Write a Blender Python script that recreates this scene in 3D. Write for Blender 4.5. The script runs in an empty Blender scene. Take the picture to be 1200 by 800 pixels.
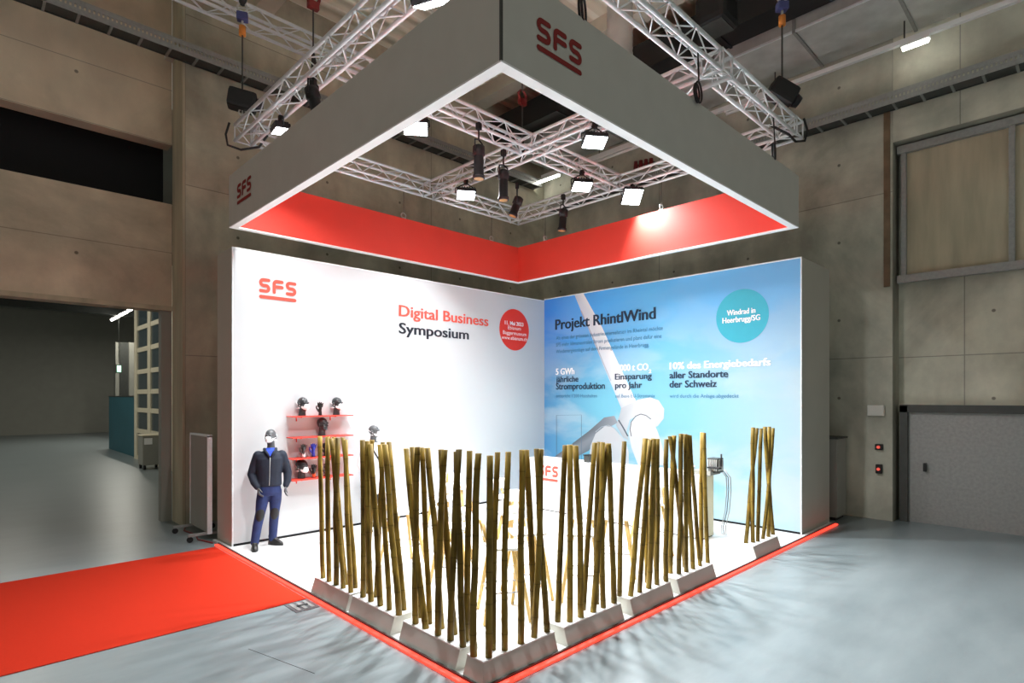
import bpy, bmesh, math, random
from math import sin, cos, pi, radians, sqrt, atan2
from mathutils import Vector, Matrix, Quaternion

SC = bpy.context.scene
COL = SC.collection
R = random.Random(7)

# ------------------------------------------------------------------ camera
F_PX, HORIZON, CX = 673.05, 465.23, 600.0          # for a 1200 x 800 frame
EYE = 2.3
TH = radians(45.7415)
FW = Vector((cos(TH), sin(TH), 0)); RT = Vector((sin(TH), -cos(TH), 0)); UP = Vector((0, 0, 1))
cam_d = bpy.data.cameras.new('camera')
cam_d.sensor_fit = 'HORIZONTAL'; cam_d.sensor_width = 36.0
cam_d.lens = F_PX / 1200 * 36
cam_d.shift_y = (HORIZON - 400) / 1200
cam_d.clip_end = 200
cam = bpy.data.objects.new('camera', cam_d); COL.objects.link(cam)
cam.location = (0, 0, EYE); cam.rotation_euler = (pi / 2, 0, TH - pi / 2)
SC.camera = cam

# ------------------------------------------------------------------ view, world, light levels
vs = SC.view_settings
vs.view_transform = 'Standard'; vs.look = 'None'; vs.gamma = 1.0; vs.use_curve_mapping = False
vs.exposure = 0.0
WORLD_TOP = 0.12
WORLD = 0.40            # dim hall light coming in from the open part of the hall behind the camera
FLOOD_W = 170.0
FLOOD_SPREAD = radians(128)
HALL2_W = 105.0         # one tube of the next hall, added row included
TUBE = 14.0
LED = 2.0
w = bpy.data.worlds.new('hall_light'); SC.world = w
w.use_nodes = True
_bg = w.node_tree.nodes['Background']; _bg.inputs[0].default_value = (1.0, 0.965, 0.85, 1)
# the lit hall around: strongest near eye level, weak from overhead
_tc = w.node_tree.nodes.new('ShaderNodeTexCoord'); _sp = w.node_tree.nodes.new('ShaderNodeSeparateXYZ'); _mr = w.node_tree.nodes.new('ShaderNodeMapRange')
_mr.inputs['From Min'].default_value = 0.2; _mr.inputs['From Max'].default_value = 0.65
_mr.inputs['To Min'].default_value = WORLD; _mr.inputs['To Max'].default_value = WORLD_TOP
w.node_tree.links.new(_tc.outputs['Generated'], _sp.inputs[0]); w.node_tree.links.new(_sp.outputs[2], _mr.inputs[0]); w.node_tree.links.new(_mr.outputs[0], _bg.inputs[1])

# ------------------------------------------------------------------ projecting photo positions onto real planes
def ray(x, y): return FW + RT * ((x - CX) / F_PX) + UP * ((HORIZON - y) / F_PX)
C0 = Vector((0, 0, EYE))
def FL(x, y, z=0.0): r = ray(x, y); return C0 + r * ((z - EYE) / r.z)
def PU(x, y, u): r = ray(x, y); return C0 + r * (u / r.x)
def PV(x, y, v): r = ray(x, y); return C0 + r * (v / r.y)

# ------------------------------------------------------------------ materials
def new_mat(name):
    m = bpy.data.materials.new(name); m.use_nodes = True
    nt = m.node_tree; b = nt.nodes['Principled BSDF']
    return m, nt, b
def setin(b, k, v):
    if k in b.inputs: b.inputs[k].default_value = v
def mat(name, col, rough=0.5, metal=0.0, noise=0.0, nscale=8.0, bump=0.0, bscale=60.0, spec=0.5, stretch=(1, 1, 1), coat=0.0):
    m, nt, b = new_mat(name)
    setin(b, 'Base Color', (*col, 1)); setin(b, 'Roughness', rough); setin(b, 'Metallic', metal); setin(b, 'Specular IOR Level', spec)
    setin(b, 'Coat Weight', coat)
    if noise or bump:
        tc = nt.nodes.new('ShaderNodeTexCoord'); mp = nt.nodes.new('ShaderNodeMapping')
        mp.inputs['Scale'].default_value = stretch
        nt.links.new(tc.outputs['Object'], mp.inputs['Vector'])
    if noise:
        n = nt.nodes.new('ShaderNodeTexNoise'); n.inputs['Scale'].default_value = nscale; n.inputs['Detail'].default_value = 6
        nt.links.new(mp.outputs[0], n.inputs['Vector'])
        r = nt.nodes.new('ShaderNodeValToRGB')
        lo = tuple(max(0, c * (1 - noise)) for c in col); hi = tuple(min(1, c * (1 + noise)) for c in col)
        r.color_ramp.elements[0].position = 0.3; r.color_ramp.elements[1].position = 0.72
        r.color_ramp.elements[0].color = (*lo, 1); r.color_ramp.elements[1].color = (*hi, 1)
        nt.links.new(n.outputs['Fac'], r.inputs[0]); nt.links.new(r.outputs[0], b.inputs['Base Color'])
    if bump:
        n2 = nt.nodes.new('ShaderNodeTexNoise'); n2.inputs['Scale'].default_value = bscale
        nt.links.new(mp.outputs[0], n2.inputs['Vector'])
        bp = nt.nodes.new('ShaderNodeBump'); bp.inputs['Strength'].default_value = bump; bp.inputs['Distance'].default_value = 0.01
        nt.links.new(n2.outputs['Fac'], bp.inputs['Height']); nt.links.new(bp.outputs[0], b.inputs['Normal'])
    return m
def emit(name, col, strength, base=(0.8, 0.8, 0.8)):
    m, nt, b = new_mat(name)
    setin(b, 'Base Color', (*base, 1)); setin(b, 'Emission Color', (*col, 1)); setin(b, 'Emission Strength', strength)
    return m
def concrete(name, col, axis, bw, bh, joint=0.012, dark=0.55, var=0.3, off=0.0, tint=None):
    """cast wall: cloudy tone, runs and stains, joints on a bw x bh grid. axis: horizontal axis of the wall ('x' or 'y')."""
    m, nt, b = new_mat(name)
    L = nt.links.new; N = nt.nodes.new
    tc = N('ShaderNodeTexCoord'); sp = N('ShaderNodeSeparateXYZ'); cb = N('ShaderNodeCombineXYZ')
    L(tc.outputs['Object'], sp.inputs[0]); L(sp.outputs[0 if axis == 'x' else 1], cb.inputs[0]); L(sp.outputs[2], cb.inputs[1])
    br = N('ShaderNodeTexBrick'); br.offset = off; br.inputs['Scale'].default_value = 1.0
    br.inputs['Mortar Size'].default_value = joint; br.inputs['Mortar Smooth'].default_value = 0.6
    br.inputs['Brick Width'].default_value = bw; br.inputs['Row Height'].default_value = bh
    br.inputs['Color1'].default_value = (1, 1, 1, 1); br.inputs['Color2'].default_value = (0.86, 0.86, 0.86, 1)
    br.inputs['Mortar'].default_value = (dark, dark, dark, 1)
    L(cb.outputs[0], br.inputs['Vector'])
    n1 = N('ShaderNodeTexNoise'); n1.inputs['Scale'].default_value = 0.7; n1.inputs['Detail'].default_value = 8; n1.inputs['Roughness'].default_value = 0.65
    L(tc.outputs['Object'], n1.inputs['Vector'])
    mp = N('ShaderNodeMapping'); mp.inputs['Scale'].default_value = (1.3, 1.3, 0.6); L(tc.outputs['Object'], mp.inputs[0])
    n2 = N('ShaderNodeTexNoise'); n2.inputs['Scale'].default_value = 1.3; n2.inputs['Detail'].default_value = 8; L(mp.outputs[0], n2.inputs['Vector'])
    ad = N('ShaderNodeMath'); ad.operation = 'ADD'; L(n1.outputs['Fac'], ad.inputs[0]); L(n2.outputs['Fac'], ad.inputs[1])
    rp = N('ShaderNodeValToRGB'); rp.color_ramp.elements[0].position = 0.35; rp.color_ramp.elements[1].position = 0.65
    mu0 = N('ShaderNodeMath'); mu0.operation = 'MULTIPLY'; mu0.inputs[1].default_value = 0.5; L(ad.outputs[0], mu0.inputs[0]); L(mu0.outputs[0], rp.inputs[0])
    t = tint or col
    rp.color_ramp.elements[0].color = (*[c * (1 - var) for c in col], 1); rp.color_ramp.elements[1].color = (*[c * (1 + var) for c in t], 1)
    mx = N('ShaderNodeMix'); mx.data_type = 'RGBA'; mx.blend_type = 'MULTIPLY'; mx.inputs[0].default_value = 1.0
    L(rp.outputs[0], mx.inputs[6]); L(br.outputs['Color'], mx.inputs[7])
    # form-tie holes
    fr = []
    for (o_, per) in ((sp.outputs[0 if axis == 'x' else 1], 1.8), (sp.outputs[2], 1.52)):
        d_ = N('ShaderNodeMath'); d_.operation = 'DIVIDE'; d_.inputs[1].default_value = per; L(o_, d_.inputs[0])
        f_ = N('ShaderNodeMath'); f_.operation = 'FRACT'; L(d_.outputs[0], f_.inputs[0])
        s_ = N('ShaderNodeMath'); s_.operation = 'SUBTRACT'; s_.inputs[1].default_value = 0.5; L(f_.outputs[0], s_.inputs[0])
        k_ = N('ShaderNodeMath'); k_.operation = 'MULTIPLY'; k_.inputs[1].default_value = per; L(s_.outputs[0], k_.inputs[0]); fr.append(k_)
    c2 = N('ShaderNodeCombineXYZ'); L(fr[0].outputs[0], c2.inputs[0]); L(fr[1].outputs[0], c2.inputs[1])
    ln = N('ShaderNodeVectorMath'); ln.operation = 'LENGTH'; L(c2.outputs[0], ln.inputs[0])
    gt = N('ShaderNodeMapRange'); gt.inputs['From Min'].default_value = 0.022; gt.inputs['From Max'].default_value = 0.034; gt.inputs['To Min'].default_value = 0.35; L(ln.outputs['Value'], gt.inputs[0])
    # broad damp patches
    n5 = N('ShaderNodeTexNoise'); n5.inputs['Scale'].default_value = 0.33; n5.inputs['Detail'].default_value = 7; n5.inputs['Roughness'].default_value = 0.6; n5.inputs['Distortion'].default_value = 0.6; L(tc.outputs['Object'], n5.inputs['Vector'])
    dp = N('ShaderNodeMapRange'); dp.inputs['From Min'].default_value = 0.4; dp.inputs['From Max'].default_value = 0.6; dp.inputs['To Min'].default_value = 0.68; dp.inputs['To Max'].default_value = 1.1; L(n5.outputs['Fac'], dp.inputs[0])
    hm = N('ShaderNodeMath'); hm.operation = 'MULTIPLY'; L(gt.outputs[0], hm.inputs[0]); L(dp.outputs[0], hm.inputs[1])
    mz = N('ShaderNodeMix'); mz.data_type = 'RGBA'; mz.blend_type = 'MULTIPLY'; mz.inputs[0].default_value = 1.0
    L(mx.outputs[2], mz.inputs[6]); L(hm.outputs[0], mz.inputs[7]); L(mz.outputs[2], b.inputs['Base Color'])
    setin(b, 'Roughness', 0.85); setin(b, 'Specular IOR Level', 0.2)
    n3 = N('ShaderNodeTexNoise'); n3.inputs['Scale'].default_value = 14; n3.inputs['Detail'].default_value = 6; L(tc.outputs['Object'], n3.inputs['Vector'])
    bp = N('ShaderNodeBump'); bp.inputs['Strength'].default_value = 0.15; bp.inputs['Distance'].default_value = 0.02
    L(n3.outputs['Fac'], bp.inputs['Height']); L(bp.outputs[0], b.inputs['Normal'])
    return m

def floor_mat():
    m, nt, b = new_mat('painted_concrete_floor'); L = nt.links.new; N = nt.nodes.new
    tc = N('ShaderNodeTexCoord')
    mp = N('ShaderNodeMapping'); mp.inputs['Rotation'].default_value = (0, 0, 0.5); mp.inputs['Scale'].default_value = (0.5, 1.6, 1); L(tc.outputs['Object'], mp.inputs[0])
    n = N('ShaderNodeTexNoise'); n.inputs['Scale'].default_value = 1.1; n.inputs['Detail'].default_value = 9; n.inputs['Roughness'].default_value = 0.7; L(mp.outputs[0], n.inputs['Vector'])
    r = N('ShaderNodeValToRGB'); r.color_ramp.elements[0].position = 0.3; r.color_ramp.elements[1].position = 0.7
    r.color_ramp.elements[0].color = (0.175, 0.21, 0.22, 1); r.color_ramp.elements[1].color = (0.25, 0.29, 0.30, 1)
    L(n.outputs['Fac'], r.inputs[0])
    # fine scratches
    v = N('ShaderNodeTexNoise'); v.inputs['Scale'].default_value = 0.9; v.inputs['Detail'].default_value = 2
    L(tc.outputs['Object'], v.inputs['Vector'])
    L(r.outputs[0], b.inputs['Base Color'])
    rr = N('ShaderNodeMapRange'); rr.inputs['To Min'].default_value = 0.26; rr.inputs['To Max'].default_value = 0.42; L(n.outputs['Fac'], rr.inputs[0]); L(rr.outputs[0], b.inputs['Roughness'])
    setin(b, 'Specular IOR Level', 0.45)
    return m

def bamboo_mat():
    m, nt, b = new_mat('bamboo'); L = nt.links.new; N = nt.nodes.new
    tc = N('ShaderNodeTexCoord'); oi = N('ShaderNodeObjectInfo')
    mp = N('ShaderNodeMapping'); mp.inputs['Scale'].default_value = (1, 1, 0.12); L(tc.outputs['Object'], mp.inputs[0])
    n = N('ShaderNodeTexNoise'); n.noise_dimensions = '4D'; n.inputs['Scale'].default_value = 28; n.inputs['Detail'].default_value = 5
    L(mp.outputs[0], n.inputs['Vector']); ml = N('ShaderNodeMath'); ml.operation = 'MULTIPLY'; ml.inputs[1].default_value = 40; L(oi.outputs['Random'], ml.inputs[0]); L(ml.outputs[0], n.inputs['W'])
    r = N('ShaderNodeValToRGB'); r.color_ramp.elements[0].position = 0.3; r.color_ramp.elements[1].position = 0.75
    r.color_ramp.elements[0].color = (0.12, 0.07, 0.012, 1); r.color_ramp.elements[1].color = (0.46, 0.315, 0.055, 1)
    L(n.outputs['Fac'], r.inputs[0])
    n2 = N('ShaderNodeTexNoise'); n2.noise_dimensions = '4D'; n2.inputs['Scale'].default_value = 3.0; L(tc.outputs['Object'], n2.inputs['Vector']); L(ml.outputs[0], n2.inputs['W'])
    mr = N('ShaderNodeMapRange'); mr.inputs['From Min'].default_value = 0.3; mr.inputs['From Max'].default_value = 0.7; mr.inputs['To Min'].default_value = 0.6; mr.inputs['To Max'].default_value = 1.1; L(n2.outputs['Fac'], mr.inputs[0])
    mx = N('ShaderNodeMix'); mx.data_type = 'RGBA'; mx.blend_type = 'MULTIPLY'; mx.inputs[0].default_value = 1
    L(r.outputs[0], mx.inputs[6]); L(mr.outputs[0], mx.inputs[7]); rt_ = N('ShaderNodeMapRange'); rt_.inputs['To Min'].default_value = 0.55; rt_.inputs['To Max'].default_value = 1.15; L(oi.outputs['Random'], rt_.inputs[0])
    at2 = N('ShaderNodeAttribute'); at2.attribute_name = 'node_ring'
    pm = N('ShaderNodeMath'); pm.operation = 'MULTIPLY'; L(rt_.outputs[0], pm.inputs[0]); L(at2.outputs['Fac'], pm.inputs[1])
    my = N('ShaderNodeMix'); my.data_type = 'RGBA'; my.blend_type = 'MULTIPLY'; my.inputs[0].default_value = 1
    L(mx.outputs[2], my.inputs[6]); L(pm.outputs[0], my.inputs[7]); L(my.outputs[2], b.inputs['Base Color'])
    setin(b, 'Roughness', 0.55); setin(b, 'Specular IOR Level', 0.2)
    return m

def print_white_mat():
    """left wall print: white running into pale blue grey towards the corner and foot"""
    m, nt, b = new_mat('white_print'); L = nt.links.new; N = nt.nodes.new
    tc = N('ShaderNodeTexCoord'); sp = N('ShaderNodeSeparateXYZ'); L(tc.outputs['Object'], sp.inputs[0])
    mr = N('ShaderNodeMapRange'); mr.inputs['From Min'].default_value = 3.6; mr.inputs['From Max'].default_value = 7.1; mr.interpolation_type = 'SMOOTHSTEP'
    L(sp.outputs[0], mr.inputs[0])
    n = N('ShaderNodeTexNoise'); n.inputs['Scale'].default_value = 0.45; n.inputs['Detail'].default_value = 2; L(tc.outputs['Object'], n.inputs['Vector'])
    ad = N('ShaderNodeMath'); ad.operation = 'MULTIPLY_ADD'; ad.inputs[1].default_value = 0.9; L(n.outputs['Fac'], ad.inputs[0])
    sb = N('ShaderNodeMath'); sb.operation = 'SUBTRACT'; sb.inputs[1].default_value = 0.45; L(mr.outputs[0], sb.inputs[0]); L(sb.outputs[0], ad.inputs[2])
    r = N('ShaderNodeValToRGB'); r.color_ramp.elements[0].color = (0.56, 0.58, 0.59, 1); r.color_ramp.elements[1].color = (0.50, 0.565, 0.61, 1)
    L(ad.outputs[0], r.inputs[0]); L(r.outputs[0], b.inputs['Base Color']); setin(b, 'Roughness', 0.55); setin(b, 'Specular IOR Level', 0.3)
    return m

def mural_mat():
    """printed sky: saturated blue in the upper corner, pale aqua towards the far end and foot, soft clouds"""
    m, nt, b = new_mat('sky_print'); L = nt.links.new; N = nt.nodes.new
    tc = N('ShaderNodeTexCoord'); sp = N('ShaderNodeSeparateXYZ'); L(tc.outputs['Object'], sp.inputs[0])
    # object origin at the corner foot; -y runs away from the corner
    a = N('ShaderNodeMapRange'); a.inputs['From Min'].default_value = 0.0; a.inputs['From Max'].default_value = -5.7; L(sp.outputs[1], a.inputs[0])
    z = N('ShaderNodeMapRange'); z.inputs['From Min'].default_value = 0.0; z.inputs['From Max'].default_value = 4.6; L(sp.outputs[2], z.inputs[0])
    top = N('ShaderNodeValToRGB'); e = top.color_ramp.elements
    e[0].position = 0.0; e[0].color = (0.05, 0.26, 0.80, 1); e[1].position = 1.0; e[1].color = (0.17, 0.46, 0.80, 1)
    k = e.new(0.18); k.color = (0.075, 0.38, 0.90, 1); k = e.new(0.5); k.color = (0.11, 0.47, 0.86, 1)
    bot = N('ShaderNodeValToRGB'); e = bot.color_ramp.elements
    e[0].position = 0.0; e[0].color = (0.09, 0.30, 0.56, 1); e[1].position = 1.0; e[1].color = (0.42, 0.58, 0.66, 1)
    k = e.new(0.3); k.color = (0.17, 0.49, 0.63, 1); k = e.new(0.65); k.color = (0.22, 0.50, 0.64, 1)
    L(a.outputs[0], top.inputs[0]); L(a.outputs[0], bot.inputs[0])
    zr = N('ShaderNodeValToRGB'); zr.color_ramp.interpolation = 'EASE'; zr.color_ramp.elements[0].position = 0.45; zr.color_ramp.elements[1].position = 0.97; L(z.outputs[0], zr.inputs[0])
    mx = N('ShaderNodeMix'); mx.data_type = 'RGBA'; L(zr.outputs[0], mx.inputs[0]); L(bot.outputs[0], mx.inputs[6]); L(top.outputs[0], mx.inputs[7])
    mp = N('ShaderNodeMapping'); mp.inputs['Scale'].default_value = (1, 0.55, 1.25); L(tc.outputs['Object'], mp.inputs[0])
    n = N('ShaderNodeTexNoise'); n.inputs['Scale'].default_value = 0.95; n.inputs['Detail'].default_value = 5; n.inputs['Roughness'].default_value = 0.5; n.inputs['Distortion'].default_value = 0.4; L(mp.outputs[0], n.inputs['Vector'])
    cr = N('ShaderNodeMapRange'); cr.inputs['From Min'].default_value = 0.43; cr.inputs['From Max'].default_value = 0.6; cr.interpolation_type = 'SMOOTHSTEP'; L(n.outputs['Fac'], cr.inputs[0])
    zf = N('ShaderNodeMapRange'); zf.inputs['From Min'].default_value = 0.0; zf.inputs['From Max'].default_value = 4.4; zf.inputs['To Min'].default_value = 0.85; zf.inputs['To Max'].default_value = 0.06; L(sp.outputs[2], zf.inputs[0])
    mu = N('ShaderNodeMath'); mu.operation = 'MULTIPLY'; L(cr.outputs[0], mu.inputs[0]); L(zf.outputs[0], mu.inputs[1])
    m2 = N('ShaderNodeMix'); m2.data_type = 'RGBA'; L(mu.outputs[0], m2.inputs[0]); L(mx.outputs[2], m2.inputs[6]); m2.inputs[7].default_value = (0.50, 0.60, 0.64, 1)
    L(m2.outputs[2], b.inputs['Base Color']); hs = N('ShaderNodeMix'); hs.data_type = 'RGBA'; hs.blend_type = 'MULTIPLY'; hs.inputs[0].default_value = 1; hs.inputs[7].default_value = (1, 1, 1, 1); L(m2.outputs[2], hs.inputs[6]); L(hs.outputs[2], b.inputs['Base Color'])
    setin(b, 'Roughness', 0.5); setin(b, 'Specular IOR Level', 0.3)
    return m

def corrugated_mat():
    m, nt, b = new_mat('roof_deck'); L = nt.links.new; N = nt.nodes.new
    tc = N('ShaderNodeTexCoord'); sp = N('ShaderNodeSeparateXYZ'); L(tc.outputs['Object'], sp.inputs[0])
    wv = N('ShaderNodeMath'); wv.operation = 'MULTIPLY'; wv.inputs[1].default_value = 14.0; L(sp.outputs[1], wv.inputs[0])
    sn = N('ShaderNodeMath'); sn.operation = 'SINE'; L(wv.outputs[0], sn.inputs[0])
    r = N('ShaderNodeValToRGB'); r.color_ramp.elements[0].position = 0.25; r.color_ramp.elements[1].position = 0.6
    r.color_ramp.elements[0].color = (0.78, 0.73, 0.58, 1); r.color_ramp.elements[1].color = (0.93, 0.89, 0.75, 1)
    L(sn.outputs[0], r.inputs[0]); L(r.outputs[0], b.inputs['Base Color'])
    bp = N('ShaderNodeBump'); bp.inputs['Strength'].default_value = 0.9; bp.inputs['Distance'].default_value = 0.05; L(sn.outputs[0], bp.inputs['Height']); L(bp.outputs[0], b.inputs['Normal'])
    setin(b, 'Roughness', 0.7)
    return m

M = {}
M['floor'] = floor_mat()
M['concrete_x'] = concrete('cast_concrete', (0.60, 0.575, 0.45), 'x', 5.4, 3.05, var=0.32)
M['concrete_y'] = concrete('cast_concrete_side', (0.61, 0.605, 0.50), 'y', 4.9, 3.05, var=0.28)
M['panel_wall'] = concrete('wood_wool_panels', (0.64, 0.555, 0.415), 'x', 9.0, 1.0, joint=0.01, dark=0.6, var=0.15)
M['pillar'] = mat('pillar_concrete', (0.47, 0.42, 0.30), 0.8, noise=0.2, nscale=2.0, stretch=(2, 2, 0.3), bump=0.1)
M['roof'] = corrugated_mat()
M['pale_beam'] = mat('pale_beam_paint', (0.62, 0.58, 0.48), 0.6, noise=0.08, nscale=2)
M['black'] = mat('black_plastic', (0.007, 0.007, 0.008), 0.55, bump=0.05)
M['blackmetal'] = mat('black_metal', (0.018, 0.018, 0.022), 0.4, metal=0.3)
M['void'] = mat('dark_opening', (0.008, 0.009, 0.011), 0.9)
M['canopy_grey'] = mat('grey_fabric', (0.58, 0.58, 0.535), 0.8, noise=0.03, nscale=3, bump=0.03, bscale=300)
M['canopy_red'] = mat('red_lining', (0.74, 0.052, 0.032), 0.6, noise=0.03, nscale=2)
M['white_edge'] = mat('white_edge', (0.93, 0.93, 0.93), 0.5, bump=0.01)
M['white_paint'] = mat('white_laminate', (0.84, 0.84, 0.83), 0.45, noise=0.02, nscale=3)
M['stand_side'] = mat('wall_box_side', (0.50, 0.49, 0.43), 0.65, noise=0.05, nscale=1.2)
M['platform'] = mat('white_platform_vinyl', (0.86, 0.86, 0.85), 0.4, noise=0.015, nscale=2)
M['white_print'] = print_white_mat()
M['mural'] = mural_mat()
M['alu'] = mat('aluminium', (0.80, 0.85, 0.87), 0.45, metal=0.2, noise=0.05, nscale=30)
M['steel'] = mat('galvanised_steel', (0.58, 0.60, 0.58), 0.5, metal=0.3, noise=0.16, nscale=2.5, bump=0.04)
M['tray'] = mat('cable_tray_steel', (0.33, 0.34, 0.33), 0.5, metal=0.4, noise=0.1, nscale=20)
M['outlet'] = mat('outlet_plate', (0.16, 0.165, 0.175), 0.35, metal=0.5, noise=0.35, nscale=40)
M['darksteel'] = mat('dark_steel', (0.07, 0.075, 0.07), 0.5, metal=0.4, noise=0.1)
M['greypaint'] = mat('grey_paint', (0.30, 0.30, 0.265), 0.6, noise=0.05, nscale=2)
M['cream'] = mat('cream_frame_paint', (0.72, 0.66, 0.50), 0.55, noise=0.04)
M['creampanel'] = mat('cream_panel', (0.78, 0.72, 0.52), 0.5, noise=0.03, nscale=3)
M['teal'] = mat('teal_panel', (0.022, 0.115, 0.15), 0.6, noise=0.08, nscale=1)
M['carpet'] = mat('red_carpet', (0.60, 0.032, 0.012), 0.95, noise=0.05, nscale=90, bump=0.25, bscale=500, spec=0.1)
M['logo_red'] = mat('logo_red', (0.70, 0.055, 0.035), 0.5, noise=0.02)
M['logo_shaded'] = mat('shaded_logo_red', (0.26, 0.02, 0.018), 0.75, noise=0.02)  # canopy logo: darker copy of the red, its shade put into the colour
M['text_red'] = mat('lettering_red', (0.78, 0.09, 0.06), 0.5, noise=0.02)
M['text_black'] = mat('lettering_black', (0.012, 0.016, 0.025), 0.5, noise=0.02)
M['text_navy'] = mat('lettering_dark_blue', (0.012, 0.035, 0.075), 0.5, noise=0.02)
M['text_slate'] = mat('lettering_slate', (0.05, 0.20, 0.36), 0.5, noise=0.02)
M['text_white'] = mat('lettering_white', (0.93, 0.93, 0.93), 0.5, noise=0.01)
M['badge_red'] = mat('badge_red', (0.72, 0.035, 0.018), 0.5, noise=0.02)
M['badge_teal'] = mat('badge_teal', (0.035, 0.42, 0.56), 0.5, noise=0.02)
M['bamboo'] = bamboo_mat()
M['planter'] = mat('white_planter_paint', (0.60, 0.60, 0.55), 0.5, noise=0.03, nscale=4)
M['oak'] = mat('oak_wood', (0.60, 0.40, 0.13), 0.45, noise=0.18, nscale=8, stretch=(6, 6, 0.6))
M['wire'] = mat('grey_wire', (0.35, 0.33, 0.30), 0.4, metal=0.6, noise=0.03)
M['shelf_red'] = mat('red_shelf', (0.78, 0.05, 0.03), 0.45, noise=0.02)
M['manq'] = mat('mannequin_grey', (0.085, 0.09, 0.095), 0.38, noise=0.04, nscale=5)
M['manq_dark'] = mat('mannequin_charcoal', (0.03, 0.032, 0.034), 0.35, noise=0.04, nscale=5)
M['mask'] = mat('white_mask', (0.85, 0.85, 0.85), 0.8, bump=0.05, bscale=200)
M['navy'] = mat('navy_jacket', (0.006, 0.011, 0.026), 0.75, noise=0.15, nscale=12, bump=0.15, bscale=40)
M['blue'] = mat('blue_workwear', (0.011, 0.025, 0.11), 0.75, noise=0.2, nscale=10, bump=0.2, bscale=30)
M['shirt'] = mat('bright_blue_shirt', (0.02, 0.07, 0.55), 0.75, noise=0.05)
M['kneepad'] = mat('black_knee_fabric', (0.012, 0.012, 0.012), 0.7, bump=0.1)
M['shoe'] = mat('black_leather', (0.015, 0.014, 0.013), 0.45, bump=0.1)
M['whitecloth'] = mat('white_workwear', (0.80, 0.80, 0.80), 0.8, noise=0.03)
M['glove_grey'] = mat('grey_glove', (0.06, 0.055, 0.055), 0.7, noise=0.2, nscale=30)
M['glove_blue'] = mat('blue_glove', (0.03, 0.05, 0.40), 0.7, noise=0.1, nscale=30)
M['glove_black'] = mat('black_glove', (0.012, 0.012, 0.012), 0.6, noise=0.1)
M['orange'] = mat('orange_cuff', (0.85, 0.10, 0.02), 0.6, noise=0.05)
M['hook_red'] = mat('red_hook_paint', (0.20, 0.012, 0.012), 0.4, noise=0.05)
M['hook_orange'] = mat('orange_hook_paint', (0.65, 0.22, 0.03), 0.45, noise=0.05)
M['hook_blue'] = mat('blue_hook_paint', (0.05, 0.06, 0.20), 0.45, noise=0.05)
M['switchwhite'] = mat('white_switch_box', (0.62, 0.62, 0.56), 0.5, noise=0.02)
M['lamp_face'] = emit('lit_flood_face', (0.93, 0.97, 1.0), 14.0)
M['tube_lit'] = emit('lit_fluorescent_tube', (1.0, 0.98, 0.88), TUBE)
M['led_red'] = emit('lit_red_strip', (1.0, 0.055, 0.03), LED, (0.35, 0.02, 0.012))
M['exit_green'] = emit('lit_green_sign', (0.35, 1.0, 0.55), 1.6)
M['red_lit'] = emit('lit_red_button', (1.0, 0.12, 0.08), 0.7, (.3, .05, .04))
M['amber'] = mat('amber_lens', (0.45, 0.25, 0.10), 0.2, noise=0.03)
def glass_mat():
    m, nt, b = new_mat('reflective_glass'); setin(b, 'Base Color', (0.10, 0.14, 0.16, 1)); setin(b, 'Roughness', 0.05); setin(b, 'Transmission Weight', 0.35); setin(b, 'IOR', 1.45)
    return m
M['glass'] = glass_mat()

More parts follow.
